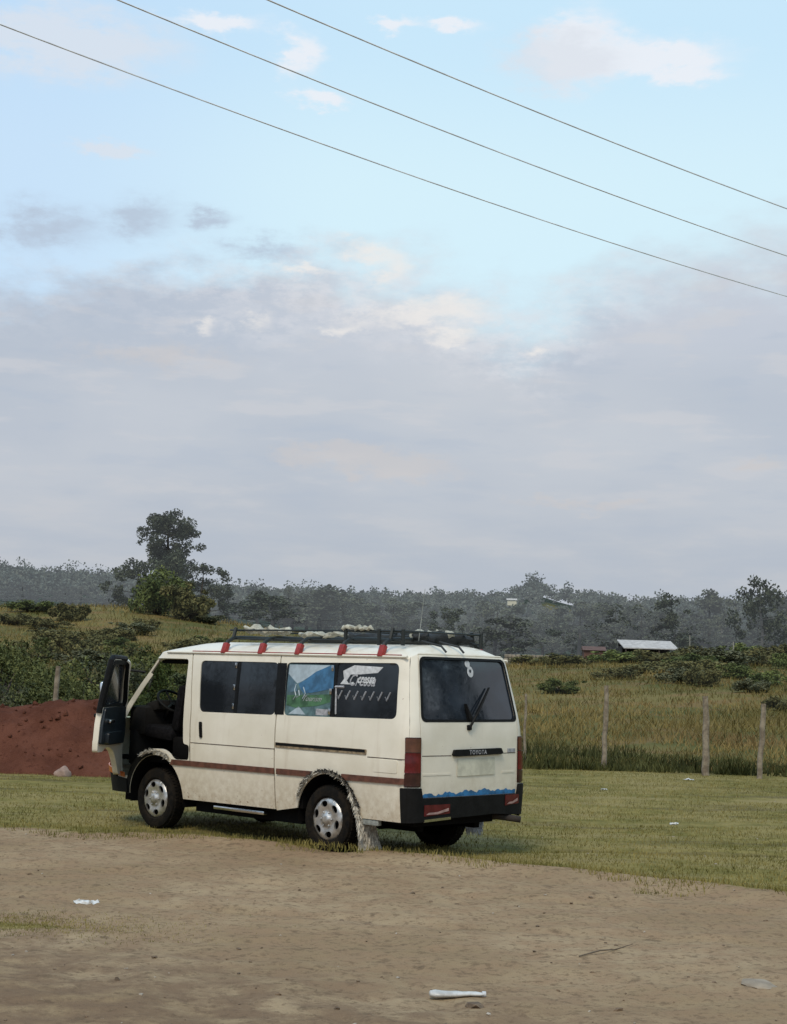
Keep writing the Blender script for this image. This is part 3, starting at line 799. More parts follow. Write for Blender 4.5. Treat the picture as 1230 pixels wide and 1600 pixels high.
# ------------------------------------------------------------------ camera
F_PX, PITCH, ROLL, CAM_H = 2495.5, .0994244, .0295286, 1.70775
cam = bpy.data.cameras.new('camera'); co = bpy.data.objects.new('camera', cam); COL.objects.link(co)
fw = Vector((0, math.cos(PITCH), math.sin(PITCH))); r0 = Vector((1, 0, 0)); u0 = r0.cross(fw)
rr_ = math.cos(ROLL) * r0 + math.sin(ROLL) * u0; uu_ = -math.sin(ROLL) * r0 + math.cos(ROLL) * u0
co.matrix_world = Matrix(((rr_.x, uu_.x, -fw.x, 0), (rr_.y, uu_.y, -fw.y, 0), (rr_.z, uu_.z, -fw.z, CAM_H), (0, 0, 0, 1)))
cam.sensor_fit = 'HORIZONTAL'; cam.sensor_width = 36; cam.lens = 36 * F_PX / 1230
cam.clip_start = .1; cam.clip_end = 6000
S.camera = co
def AZ(px, py=960): return (px + .0295 * (py - 800) - 615) / F_PX                       # tangent of the azimuth
def EL(px, py): return (1048.8 + .02954 * (px - 615) - py) / F_PX   # tangent of the elevation

# ------------------------------------------------------------------ terrain
def sm(t): t = np.clip(t, 0, 1); return t * t * (3 - 2 * t)
EDX = np.array([-40, -8, -3.83, -1.9, -.9, 0, 1.67, 3.17, 5.5, 9, 40.]); EDY = np.array([18.0, 17.0, 16.25, 15.9, 15.25, 14.75, 13.8, 12.7, 10.6, 7.5, -18.])
def edge_y(x): return np.interp(x, EDX, EDY)
# value noise for numpy
_G = np.random.default_rng(11).random((256, 256))
def vn(x, y):
    xi = np.floor(x).astype(int); yi = np.floor(y).astype(int); fx = x - xi; fy = y - yi
    fx = fx * fx * (3 - 2 * fx); fy = fy * fy * (3 - 2 * fy)
    g = lambda a, b: _G[a % 256, b % 256]
    return (g(xi, yi) * (1 - fx) + g(xi + 1, yi) * fx) * (1 - fy) + (g(xi, yi + 1) * (1 - fx) + g(xi + 1, yi + 1) * fx) * fy
def fbm(x, y, o=4):
    s = 0; a = .5
    for i in range(o): s = s + a * vn(x * 2 ** i + 17 * i, y * 2 ** i + 31 * i); a *= .5
    return s
RX = np.array([-.6, -.30, -.245, -.17, -.12, 0, .07, .089, .11, .15, .24, .6]); RE = np.array([.046, .049, .0495, .046, .041, .040, .0415, .0505, .0445, .041, .0425, .045])
def terrain(x, y):
    x = np.asarray(x, float); y = np.asarray(y, float)
    d = np.maximum(y, 1.); u = np.clip(x / d, -.6, .6)
    e1 = np.interp(u, [-.6, -.26, -.15, -.05, .06, .12, .6], [.033, .0315, .031, .020, .0045, .0075, .022])
    z1 = 90 * e1 + 1.7
    z = z1 * np.clip((y - 31) / 59, 0, None) * (y < 90) * sm((y - 29) / 8)
    # beyond the crest the country climbs to a far ridge
    ridge = np.interp(u, RX, RE)
    t = np.clip((y - 90) / 760, 0, 1)
    e = (1 - t) * e1 + t * ridge
    zf = e * np.minimum(y, 900) + 1.7
    z = np.where(y >= 90, zf, z)
    z = z + np.where(y > 900, -(y - 900) * .03, 0)
    z = z + (fbm(x * .06, y * .06) - .47) * np.clip((y - 36) / 30, 0, 1) * 1.2
    near = np.clip((34 - y) / 6, 0, 1)
    ey = edge_y(x)
    z = z + near * ((fbm(x * .35, y * .35, 3) - .44) * .10 + (fbm(x * 2.2 + 5, y * 2.2, 3) - .44) * .030)
    dirt = 1 - sm((y - ey + .3) / .5)
    z = z + dirt * near * ((fbm(x * 5.5 + 9, y * 5.5 + 3, 3) - .44) * .045)
    for c0_ in (11.3, 12.75): z = z - dirt * near * .022 * np.exp(-((y - c0_ + .16 * x + .25 * np.sin(x * .5)) / .13) ** 2) * np.clip(fbm(x * .4 + c0_, y * .1) * 2.2, 0, 1)
    z = z + near * .062 * np.exp(-((y - ey - .05) / .34) ** 2) * np.clip((x + 2.6) / 1.2, .25, 1)
    # shallow wheel ruts on the grass right of the van
    z = z - near * .035 * np.exp(-((y - 16.0 - .05 * x) / .18) ** 2) * sm((x - .2) / .8)
    return z
def axis(fine0, fine1, step, far0, far1, g):
    a = list(np.arange(fine0, fine1 + 1e-6, step)); s = step; v = fine1
    while v < far1: s *= g; v += s; a.append(v)
    s = step; v = fine0; lo = []
    while v > far0: s *= g; v -= s; lo.append(v)
    return np.array(lo[::-1] + a)
gx = axis(-5.5, 5.5, .055, -2500, 2500, 1.075); gy = axis(6.6, 19, .05, -300, 3500, 1.035)
X, Y = np.meshgrid(gx, gy); Z = terrain(X, Y)
# keep the ground flat where the tyres stand
for (vx, vy) in ((0, .75), (0, -.75), (2.59, .75), (2.59, -.75)):
    w = to_world((vx, vy, 0)); k = np.exp(-(((X - w.x) ** 2 + (Y - w.y) ** 2) / .45 ** 2) ** 2)
    Z = Z * (1 - k) + k * np.minimum(Z, .015 if (vx, vy) != (0, -.75) else -.030)
nX, nY = len(gx), len(gy)
co_ = np.stack([X.ravel(), Y.ravel(), Z.ravel()], 1)
idx = np.arange(nX * nY).reshape(nY, nX)
faces = np.stack([idx[:-1, :-1].ravel(), idx[:-1, 1:].ravel(), idx[1:, 1:].ravel(), idx[1:, :-1].ravel()], 1)
def np_mesh(name, verts, faces_, uv=None):
    me = bpy.data.meshes.new(name); n = faces_.shape[1]
    me.vertices.add(len(verts)); me.vertices.foreach_set('co', np.asarray(verts, np.float32).ravel())
    me.loops.add(faces_.size); me.loops.foreach_set('vertex_index', faces_.ravel().astype(np.int32))
    me.polygons.add(len(faces_)); me.polygons.foreach_set('loop_start', np.arange(0, faces_.size, n, dtype=np.int32))
    me.polygons.foreach_set('loop_total', np.full(len(faces_), n, np.int32))
    me.update(calc_edges=True); me.validate(); return me
gme = np_mesh('ground', co_, faces)
# what covers the ground where: red channel turf, green tall dry grass, blue woodland floor
xf, yf = X.ravel(), Y.ravel(); ey = edge_y(xf)
nz = fbm(xf * .9, yf * .9) - .47; nz2 = fbm(xf * 3.1 + 4, yf * 3.1) - .47
turf = sm((yf - ey + .15 + nz * 1.2 + nz2 * .9) / .75)
turf = np.maximum(turf, .75 * sm((.55 - np.hypot((xf + 2.45) / 1.3, (yf - 10.6) / .55)) * 2 + nz * 2))    # the green patch out in the dirt
bare = np.clip(sm((fbm(xf * .35 + 2, yf * 1.3 + 8) - .50) / .10) * .3 + .35 * np.exp(-((xf - .9) / 1.5) ** 2 - ((yf - 16.9) / .8) ** 2) * (fbm(xf * 2, yf * 2) + .5), 0, .9) * (yf < 31)
turf = turf * (1 - bare)
tall = sm((yf - 30.2 + nz * 2) / 1.2)
wood = sm((yf - 105) / 40) * (1 - ((np.abs(xf / np.maximum(yf, 1) - .104) < .0095) & (yf > 600) & (yf < 800)))
ca = gme.color_attributes.new('cover', 'FLOAT_COLOR', 'POINT')
ca.data.foreach_set('color', np.stack([turf, tall, wood, np.ones_like(turf)], 1).astype(np.float32).ravel())
def ground_mat():
    m, nt, b = new_mat('ground_soil_and_turf')
    at = N(nt, 'ShaderNodeAttribute'); at.attribute_name = 'cover'
    s = N(nt, 'ShaderNodeSeparateColor'); nt.links.new(at.outputs['Color'], s.inputs[0])
    tc = N(nt, 'ShaderNodeTexCoord').outputs['Object']
    n1 = tex(nt, .55, 5, .6, tc); n2 = tex(nt, 3.5, 5, .65, tc); n3 = tex(nt, 18, 4, .7, tc); n4 = tex(nt, 70, 3, .6, tc)
    d = mixc(nt, sstep(nt, n1, .35, .65), (.255, .180, .102), (.348, .258, .157))
    d = mixc(nt, sstep(nt, n2, .36, .66, 0, .8), d, (.268, .178, .106))
    d = mixc(nt, sstep(nt, n3, .50, .66, 0, .75), d, (.150, .102, .061))
    sp_ = N(nt, 'ShaderNodeSeparateXYZ'); nt.links.new(tc, sp_.inputs[0])
    lowl = mathn(nt, 'MULTIPLY', sstep(nt, mathn(nt, 'ADD', sp_.outputs['Y'], mathn(nt, 'MULTIPLY', sp_.outputs['X'], .6)), 10.2, 7.6), sstep(nt, n2, .3, .6))
    d = mixc(nt, mathn(nt, 'MULTIPLY', lowl, .65), d, (.135, .088, .056))
    n6 = tex(nt, 6.5, 6, .7, tc)
    d = mixc(nt, sstep(nt, n6, .56, .68, 0, .6), d, (.105, .072, .045))
    d = mixc(nt, sstep(nt, n4, .62, .76, 0, .35), d, (.40, .33, .25))
    d = mixc(nt, sstep(nt, n4, .40, .28, 0, .35), d, (.10, .07, .05))
    g = mixc(nt, sstep(nt, n2, .35, .65), (.130, .118, .030), (.222, .184, .058))
    g = mixc(nt, sstep(nt, n1, .42, .62, 0, .7), g, (.270, .215, .085))
    mps = N(nt, 'ShaderNodeMapping'); mps.inputs['Scale'].default_value = (.22, 1.1, 1); nt.links.new(tc, mps.inputs[0])
    ns_ = tex(nt, 1.3, 4, .6, mps.outputs[0])
    g = mixc(nt, sstep(nt, ns_, .50, .64, 0, .5), g, (.27, .215, .10))
    g = mixc(nt, sstep(nt, ns_, .46, .36, 0, .6), g, (.105, .085, .042))
    g = mixc(nt, sstep(nt, n3, .5, .7, 0, .5), g, (.075, .07, .028))
    tn = mathn(nt, 'ADD', s.outputs[0], mathn(nt, 'MULTIPLY', mathn(nt, 'SUBTRACT', n3, .5), .9))
    c = mixc(nt, sstep(nt, tn, .30, .70), d, g)
    n5 = tex(nt, .10, 4, .6, tc)
    t = mixc(nt, sstep(nt, n5, .38, .62), (.080, .085, .026), (.165, .135, .046))
    t = mixc(nt, sstep(nt, n1, .45, .65, 0, .6), t, (.20, .12, .055))
    c = mixc(nt, s.outputs[1], c, t)
    w = mixc(nt, sstep(nt, n5, .4, .6), (.040, .050, .040), (.065, .078, .060))
    c = mixc(nt, s.outputs[2], c, w)
    nt.links.new(c, b.inputs['Base Color']); b.inputs['Roughness'].default_value = .95; b.inputs['Specular IOR Level'].default_value = .1
    h = mathn(nt, 'ADD', mathn(nt, 'MULTIPLY', n3, .6), mathn(nt, 'MULTIPLY', n4, .4))
    bump(nt, b, h, .45, .03)
    return m
ground = link('ground', gme, ground_mat(), smooth=180); tag(ground, kind='structure')
def tz(x, y): return float(terrain(x, y))

# ------------------------------------------------------------------ grass
def blades(name, x, y, h, w, lean, mat, label, cat, zoff=-.01):
    n = len(x); z = terrain(x, y) + zoff
    a = rng.uniform(0, 2 * PI, n); la = rng.uniform(0, 2 * PI, n); ll = rng.uniform(0, 1, n) * lean * h
    dx, dy = np.cos(a) * w / 2, np.sin(a) * w / 2; lx, ly = np.cos(la) * ll, np.sin(la) * ll
    v = np.empty((n, 4, 3))
    v[:, 0] = np.stack([x - dx, y - dy, z], 1); v[:, 1] = np.stack([x + dx, y + dy, z], 1)
    v[:, 2] = np.stack([x + lx + dx * .25, y + ly + dy * .25, z + h], 1); v[:, 3] = np.stack([x + lx - dx * .25, y + ly - dy * .25, z + h], 1)
    me = np_mesh(name, v.reshape(-1, 3), np.arange(n * 4).reshape(n, 4))
    return tag(link(name, me, mat), label, cat, kind='stuff')
turf_m = leaf_mat('turf_blades', (.112, .104, .026), (.262, .212, .070), .9, objvar=0)
n = 150000
y = 12 + 19.5 * rng.random(n) ** 1.15; x = (rng.random(n) * 2 - 1) * (.33 * y + 1)
k = (y > edge_y(x) - .25 + (fbm(x * 1.4, y * 1.4) - .47) * 1.8) & (fbm(x * .35 + 2, y * 1.3 + 8) < .52 + .1 * rng.random(n)) & (rng.random(n) > .30 * np.exp(-((x - .9) / 1.5) ** 2 - ((y - 16.9) / .8) ** 2)) & (y < 31)
x, y = x[k], y[k]
hh = rng.uniform(.014, .045, len(x)) * (1 + .45 * (np.abs(y - edge_y(x) - .1) < .4))
blades('short_grass', x, y, hh, .010, .9, turf_m, 'short worn green and straw grass around the parked van', 'grass')
n = 9000
x = rng.normal(-2.55, .55, n); y = rng.normal(10.7, .26, n)
blades('grass_patch', x, y, rng.uniform(.008, .025, n), .007, 1.2, turf_m, 'thin flat patch of green grass in the bare dirt', 'grass')
def tall_mat():
    m, nt, b = new_mat('dry_tall_grass'); g = N(nt, 'ShaderNodeNewGeometry')
    mp = N(nt, 'ShaderNodeMapping'); mp.inputs['Scale'].default_value = (.07, .16, 0); nt.links.new(g.outputs['Position'], mp.inputs[0])
    f = tex(nt, 1., 4, .6, mp.outputs[0]); f2 = tex(nt, .8, 3, .6, g.outputs['Position']); mp2 = N(nt, 'ShaderNodeMapping'); mp2.inputs['Location'].default_value = (40, 9, 0); mp2.inputs['Scale'].default_value = (.10, .20, 0); nt.links.new(g.outputs['Position'], mp2.inputs[0])
    f3 = tex(nt, 1., 3, .5, mp2.outputs[0])
    c = mixc(nt, sstep(nt, f, .36, .62), (.092, .086, .028), (.250, .186, .068))
    c = mixc(nt, sstep(nt, f2, .45, .70, 0, .55), c, (.110, .092, .036))
    c = mixc(nt, sstep(nt, f3, .56, .68, 0, .8), c, (.200, .135, .060))
    c = mixc(nt, sstep(nt, f3, .42, .32, 0, .7), c, (.062, .072, .025))
    nt.links.new(c, b.inputs['Base Color']); b.inputs['Roughness'].default_value = .8; b.inputs['Specular IOR Level'].default_value = .1
    return m
tall_m = tall_mat()
n = 120000
y = 30.6 + 65 * rng.random(n) ** 1.5; x = (rng.random(n) * 2 - 1) * .33 * y
clump = fbm(x * .5, y * .5); k = rng.random(n) < (clump * 1.9 - .25); x, y = x[k], y[k]
hh = rng.uniform(.08, .27, len(x)) * (.35 + 1.3 * fbm(x * .21 + 7, y * .21))
blades('tall_grass', x, y, hh, .014 + .0003 * y, 1.3, tall_m, 'tall dry ochre grass covering the rising field behind the fence', 'grass')
weed_m = leaf_mat('fence_weeds', (.026, .033, .010), (.088, .090, .030), .9, objvar=0)
n = 60000
x = (rng.random(n) * 2 - 1) * 12; y = 29.6 + 3.2 * rng.random(n) ** 1.3 + (fbm(x * .6, x * 0) - .47) * 1.2
k = rng.random(n) < np.clip(fbm(x * .5 + 3, y * .9) * 3.2 - .80 - .05 * np.clip(x, 0, 9), .10, 1); x, y = x[k], y[k]
hh = rng.uniform(.06, .34, len(x)) * np.clip(3.2 * fbm(x * .7 + 3, y * .7) - .75, .25, 1.6) 
blades('weeds', x, y, hh, .030, .9, weed_m, 'dark green weeds growing along the foot of the fence', 'weeds')

# clods and pebbles on the dirt
def chunks(name, xs, ys, rs, mat, label, cat, flat=.55):
    b = bmesh.new()
    for x_, y_, r_ in zip(xs, ys, rs):
        z_ = tz(x_, y_)
        m_ = Matrix.Translation((x_, y_, z_ + r_ * flat * .35)) @ Matrix.Rotation(random.uniform(0, 6.3), 4, 'Z') @ Matrix.Diagonal((r_ * random.uniform(.7, 1.6), r_ * random.uniform(.6, 1.1), r_ * flat, 1))
        v = bmesh.ops.create_icosphere(b, subdivisions=1, radius=1, matrix=m_)['verts']
        for q in v: q.co += Vector((random.uniform(-1, 1), random.uniform(-1, 1), random.uniform(-1, 1))) * r_ * .28
    o = from_bm(name, b, mat, None, None, 50); return tag(o, label, cat, kind='stuff')
n = 330
ys = 7.3 + 8.5 * rng.random(n) ** 1.6; xs = (rng.random(n) * 2 - 1) * (.28 * ys + .4)
k = ys < edge_y(xs) - .2
chunks('soil_clods', xs[k], ys[k], (rng.gamma(1.4, .0048, n) + .003)[k], simple('clod_soil', (.19, .13, .08), .95, 0, .5, 20, .3), 'small dark clods of earth scattered over the bare dirt', 'clods', .5)
n = 110
ys = 7.3 + 22 * rng.random(n) ** 1.4; xs = (rng.random(n) * 2 - 1) * (.28 * ys + .4)
chunks('pebbles', xs, ys, rng.uniform(.004, .014, n), simple('pebble_stone', (.42, .36, .29), .9, 0, .4, 30), 'pale pebbles strewn over dirt and grass', 'pebbles', .6)

# ------------------------------------------------------------------ mound, stones, litter
def mound():
    cx, cy = -6.3, 26.1
    nx, ny = 150, 60; b = []
    xs_ = np.linspace(-4.6, 3.3, nx); ys_ = np.linspace(-1.75, 2.2, ny)
    XX, YY = np.meshgrid(xs_, ys_)
    ridge = 1.02 + (fbm(XX * .7 + 3, YY * 0 + 2) - .47) * .35
    ridge = ridge * sm((3.25 - XX) / 1.7) 
    prof = sm(1 - np.abs(YY) / np.where(YY < 0, 1.65, 2.1)) ** .8
    ZZ = ridge * prof + (fbm(XX * 2.2, YY * 2.2) - .47) * .34 * np.clip(prof * 4, 0, 1) + (np.abs(fbm(XX * 6, YY * 6, 3) - .44)) * .16 * np.clip(prof * 6, 0, 1) + (fbm(XX * 14, YY * 14, 3) - .44) * .07 * (prof > .02)
    base = terrain(cx + XX, cy + YY); ZZ = np.where(prof > .005, ZZ, -.12) + base
    id_ = np.arange(nx * ny).reshape(ny, nx)
    f_ = np.stack([id_[:-1, :-1].ravel(), id_[:-1, 1:].ravel(), id_[1:, 1:].ravel(), id_[1:, :-1].ravel()], 1)
    me = np_mesh('soil_mound', np.stack([XX.ravel(), YY.ravel(), ZZ.ravel()], 1), f_)
    m, nt, bs = new_mat('red_earth')
    tc = N(nt, 'ShaderNodeTexCoord').outputs['Object']
    a = tex(nt, 1.4, 5, .6, tc); c2 = tex(nt, 12, 4, .7, tc)
    c = mixc(nt, sstep(nt, a, .35, .65), (.095, .037, .024), (.142, .057, .037))
    c = mixc(nt, sstep(nt, c2, .52, .70, 0, .7), c, (.07, .026, .018))
    c = mixc(nt, sstep(nt, c2, .42, .30, 0, .5), c, (.145, .066, .050))
    nt.links.new(c, bs.inputs['Base Color']); bs.inputs['Roughness'].default_value = 1; bs.inputs['Specular IOR Level'].default_value = .05
    bump(nt, bs, tex(nt, 25, 5, .7, tc), .8, .05)
    o = link('soil_mound', me, m, None, (cx, cy, 0), smooth=180)
    cb = bmesh.new(); rr = random.Random(4)
    for _ in range(260):
        i_ = rr.randrange(4, ny // 2 + 4); j_ = rr.randrange(3, nx - 8)
        if prof[i_, j_] < .06: continue
        s_ = .014 + .05 * rr.random() ** 3
        v_ = bmesh.ops.create_icosphere(cb, subdivisions=1, radius=s_, matrix=Matrix.Translation((XX[i_, j_] + rr.uniform(-.04, .04), YY[i_, j_], ZZ[i_, j_] + s_ * .2)))['verts']
        for q_ in v_: q_.co += Vector((rr.uniform(-1, 1), rr.uniform(-1, 1), rr.uniform(-1, 1))) * s_ * .3
    k_ = from_bm('loose_clods', cb, m, o, None, 50); k_['kind'] = 'stuff'
    tag(o, 'long heap of dark red earth in front of the bushes at the left', 'earth heap')
mound()
def stone(name, label, cat, x_, y_, s, mat, seed, zlift=.3):
    b = bmesh.new(); bmesh.ops.create_icosphere(b, subdivisions=3, radius=1)
    for v in b.verts:
        q = noise.noise(v.co * 1.1 + Vector((seed * 7.3, 0, 0))) * .35 + noise.noise(v.co * 3 + Vector((seed, 3, 0))) * .10
        v.co = v.co * (1 + q); v.co = Vector((v.co.x * s[0], v.co.y * s[1], v.co.z * s[2]))
    o = from_bm(name, b, mat, None, (x_, y_, tz(x_, y_) + s[2] * zlift), 50); o.rotation_euler = (0, 0, seed)
    return tag(o, label, cat)
pale = simple('pinkish_stone', (.36, .25, .20), .9, 0, .35, 5, .3)
stone('rock', 'pale pinkish pointed rock at the foot of the red earth heap', 'rock', -4.86, 24.35, (.135, .10, .10), pale, 1, .45)
stone('flat_stone', 'pale flat stone half sunk in the dirt at the lower right', 'stone', 2.13, 9.2, (.13, .085, .022), simple('buff_stone', (.33, .27, .20), .95, 0, .3, 6, .3), 2)
lit = simple('white_litter', (.66, .66, .64), .6, 0, .25, 30)
def litter(label, x_, y_, s, seed):
    b = bmesh.new(); bmesh.ops.create_grid(b, x_segments=7, y_segments=6, size=1)
    for v in b.verts:
        q = Vector((v.co.x * 2.1, v.co.y * 2.1, seed * 3.1))
        v.co = Vector((v.co.x * s + noise.noise(q) * s * .5, v.co.y * s * .7 + noise.noise(q + Vector((5, 0, 0))) * s * .4, s * .28 + noise.noise(q * 1.4 + Vector((0, 9, 0))) * s * .45))
    o = from_bm('paper_scrap', b, lit, None, (x_, y_, tz(x_, y_)), 60); tag(o, label, 'litter')
litter('crumpled white scrap on the bare dirt at the left', -2.13, 11.75, .085, 1)
litter('small white scrap on the grass to the right of the exhaust pipe', 3.45, 19.3, .05, 2)
litter('white scrap at the foot of the stout pale fence post', 5.12, 27.3, .09, 3)
litter('tiny white scrap on the grass between the van and the fence posts', 3.3, 24.4, .05, 4)
bm = bmesh.new(); pts = [Vector((-.2, -.22, .01)), Vector((-.05, -.06, .022)), Vector((.06, .05, .012)), Vector((.2, .24, .018))]
tube(bm, pts, [.004, .005, .0035, .002], 6); tube(bm, [pts[2], pts[2] + Vector((.05, -.03, .02))], [.004, .002], 5)
o = from_bm('stick', bm, simple('stick_bark', (.14, .105, .07), .9, 0, .4, 20), None, (1.42, 10.25, tz(1.42, 10.25)), 60); tag(o, 'thin dark stick lying on the dirt', 'stick')
# flattened plastic bottle
bot = empty('plastic_bottle', (.425, 8.84, tz(.425, 8.84) + .018), math.radians(6))
tag(bot, 'crushed white plastic bottle lying on the dirt in front', 'bottle')
m, nt, b = new_mat('milky_plastic')
cc = mixc(nt, sstep(nt, tex(nt, 14, 4, .6), .35, .65), (.46, .45, .42), (.68, .67, .64)); nt.links.new(cc, b.inputs['Base Color'])
b.inputs['Roughness'].default_value = .3; b.inputs['Transmission Weight'].default_value = .15
bm = bmesh.new(); rings = []
prof = [(-.155, .0), (-.155, .022), (-.150, .033), (-.12, .039), (-.09, .037), (-.05, .034), (-.01, .030), (.03, .027), (.065, .025), (.10, .022), (.122, .019), (.14, .016)]
for a, r_ in prof:
    rings.append([bm.verts.new((a, r_ * 1.12 * math.cos(t) + .006 * math.sin(a * 25), r_ * .50 * math.sin(t) * (1 + .15 * math.sin(a * 60 + 2 * t)))) for t in np.linspace(0, 2 * PI, 17)[:-1]])
for q0, q1 in zip(rings, rings[1:]):
    for j in range(16): bm.faces.new((q0[j], q0[(j + 1) % 16], q1[(j + 1) % 16], q1[j]))
bmesh.ops.recalc_face_normals(bm, faces=bm.faces[:])
from_bm('bottle_body', bm, m, bot, None, 60)
bm = bmesh.new(); tube(bm, [(.132, 0, 0), (.152, 0, 0)], .0155, 12); from_bm('cap', bm, M['white'], bot, None, 40)

# ------------------------------------------------------------------ fence posts
postm = simple('weathered_post_wood', (.30, .25, .185), .95, 0, .45, 9, .4, col2=(.16, .125, .09))
def post(label, x_, y_, h, r_, lean, seed):
    b = bmesh.new(); rr = random.Random(seed); pts = []; rad = []
    for k in range(8):
        t = k / 7
        pts.append((lean[0] * t * h + rr.uniform(-.012, .012), lean[1] * t * h + rr.uniform(-.012, .012), -.12 + (h + .12) * t)); rad.append(r_ * (1.15 - .25 * t) * rr.uniform(.9, 1.1))
    tube(b, pts, rad, 9)
    o = from_bm('fence_post', b, postm, None, (x_, y_, tz(x_, y_)), 50); tag(o, label, 'fence post', 'wooden posts along the field edge')
post('slim leaning grey wooden post, nearest to the van among the posts on the right', 4.00, 29.6, 1.55, .045, (.012, 0), 1)
post('stout pale wooden post, thickest of the three on the right', 5.75, 29.0, 1.42, .060, (-.01, 0), 2)
post('crooked wooden post tilting right, last one at the right', 6.66, 28.8, 1.33, .048, (.07, .02), 3)
post('thin dark post half hidden at the right edge of the van', 2.62, 30.6, 1.35, .024, (.0, 0), 4)
post('pale wooden post behind the red earth heap at the left', -6.13, 29.4, 1.62, .050, (.05, 0), 5)

# ------------------------------------------------------------------ trees and bushes
def leaf_cloud(centres, radii, per, size, squash=.85, seed=0, up=.35):
    g = np.random.default_rng(seed); V = []
    for c, r_ in zip(centres, radii):
        n_ = max(4, int(per * r_ ** 1.6))
        d = g.normal(size=(n_, 3)); d /= np.linalg.norm(d, axis=1)[:, None]
        rad = r_ * g.random(n_) ** .45
        p = np.asarray(c) + d * rad[:, None] * np.array([1, 1, squash])
        s = size * g.uniform(.5, 1.4, n_)
        a = g.normal(size=(n_, 3)); a /= np.linalg.norm(a, axis=1)[:, None]
        b_ = g.normal(size=(n_, 3)); b_[:, 2] += up; b_ = np.cross(a, b_); b_ /= np.linalg.norm(b_, axis=1)[:, None]
        q = np.empty((n_, 4, 3)); q[:, 0] = p - a * s[:, None]; q[:, 1] = p + b_ * (s * .55)[:, None]; q[:, 2] = p + a * s[:, None]; q[:, 3] = p - b_ * (s * .55)[:, None]
        V.append(q.reshape(-1, 3))
    V = np.concatenate(V); return V, np.arange(len(V)).reshape(-1, 4)
bark = simple('grey_bark', (.12, .10, .085), .9, 0, .4, 12, .3)
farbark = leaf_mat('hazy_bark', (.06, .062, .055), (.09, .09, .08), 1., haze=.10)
def build_tree(seed, h, w, first=.3, nl=9, per=26, size=.16, shape='round', clump=.17, subs=4):
    """trunk with limbs, foliage clumps at and around limb ends; returns (trunk mesh, crown mesh)"""
    r = random.Random(seed); b = bmesh.new()
    top = Vector((r.uniform(-.05, .05) * h, r.uniform(-.05, .05) * h, h * .93))
    tp = [Vector((0, 0, -.1 * h * .2)), Vector((r.uniform(-.02, .02) * h, r.uniform(-.02, .02) * h, h * .35)), top * .7, top]
    R0 = h * .022
    tube(b, tp, [R0 * 1.3, R0, R0 * .6, R0 * .15], 7)
    C = [tuple(top)]; Rr = [h * clump * .75]
    for k in range(nl):
        t = first + (1 - first) * (k + r.random() * .8) / nl * .93
        base = Vector((0, 0, 0)).lerp(top, t)
        if shape == 'round': reach = w * .5 * math.sin(PI * min(1, .18 + .80 * (t - first) / (1 - first))) ** .7
        elif shape == 'tall': reach = w * .5 * (.55 + .45 * math.sin(7 * t + seed)) * (1.05 - .5 * (t - first) / (1 - first))
        else: reach = w * .5 * (1.05 - (t - first) / (1 - first))
        a = k * 2.4 + r.uniform(-.4, .4); end = base + Vector((math.cos(a) * reach, math.sin(a) * reach, h * r.uniform(.02, .12)))
        mid = base.lerp(end, .55) + Vector((0, 0, -.015 * h))
        tube(b, [base, mid, end], [R0 * .42 * (1.2 - t), R0 * .28 * (1.2 - t), R0 * .08], 5)
        C.append(tuple(end)); Rr.append(h * clump * r.uniform(.6, 1.05))
        for _ in range(subs):
            q = base.lerp(end, r.uniform(.35, 1.1)) + Vector((r.gauss(0, 1), r.gauss(0, 1), r.gauss(0, .8))) * h * clump * .65
            C.append(tuple(q)); Rr.append(h * clump * r.uniform(.3, .7))
    tm = bpy.data.meshes.new('trunk'); b.to_mesh(tm); b.free()
    V, Fa = leaf_cloud(C, Rr, per / (h * clump) ** 1.6 * 3, size, seed=seed)
    cm = np_mesh('crown', V, Fa)
    return tm, cm
def plant_tree(name, label, cat, meshes, x_, y_, mats, sc=(1, 1, 1), rz=0, group=None, sink=0):
    o = empty(name, (x_, y_, tz(x_, y_) - sink), rz); o.scale = sc
    tag(o, label, cat, group)
    for nm, me, mt in (('trunk', meshes[0], mats[0]), ('crown', meshes[1], mats[1])):
        if not me.materials: me.materials.append(mt)
        c = bpy.data.objects.new(nm, me); COL.objects.link(c); c.parent = o
        if me.materials[0] != mt:
            c.material_slots[0].link = 'OBJECT'; c.material_slots[0].material = mt
    return o
L_near = leaf_mat('bush_leaves_green', (.030, .042, .014), (.115, .130, .040), 2.2)
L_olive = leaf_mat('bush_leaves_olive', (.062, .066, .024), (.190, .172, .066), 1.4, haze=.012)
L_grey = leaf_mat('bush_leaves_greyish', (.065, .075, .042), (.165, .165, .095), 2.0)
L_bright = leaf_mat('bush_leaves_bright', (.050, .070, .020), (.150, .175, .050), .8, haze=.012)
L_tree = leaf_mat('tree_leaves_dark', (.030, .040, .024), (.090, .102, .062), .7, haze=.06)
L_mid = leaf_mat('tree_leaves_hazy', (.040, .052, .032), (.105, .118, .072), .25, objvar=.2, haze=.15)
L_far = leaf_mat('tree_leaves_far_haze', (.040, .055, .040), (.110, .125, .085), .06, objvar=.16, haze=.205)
L_vfar = leaf_mat('tree_leaves_ridge_haze', (.045, .062, .050), (.110, .125, .095), .03, objvar=.12, haze=.19)

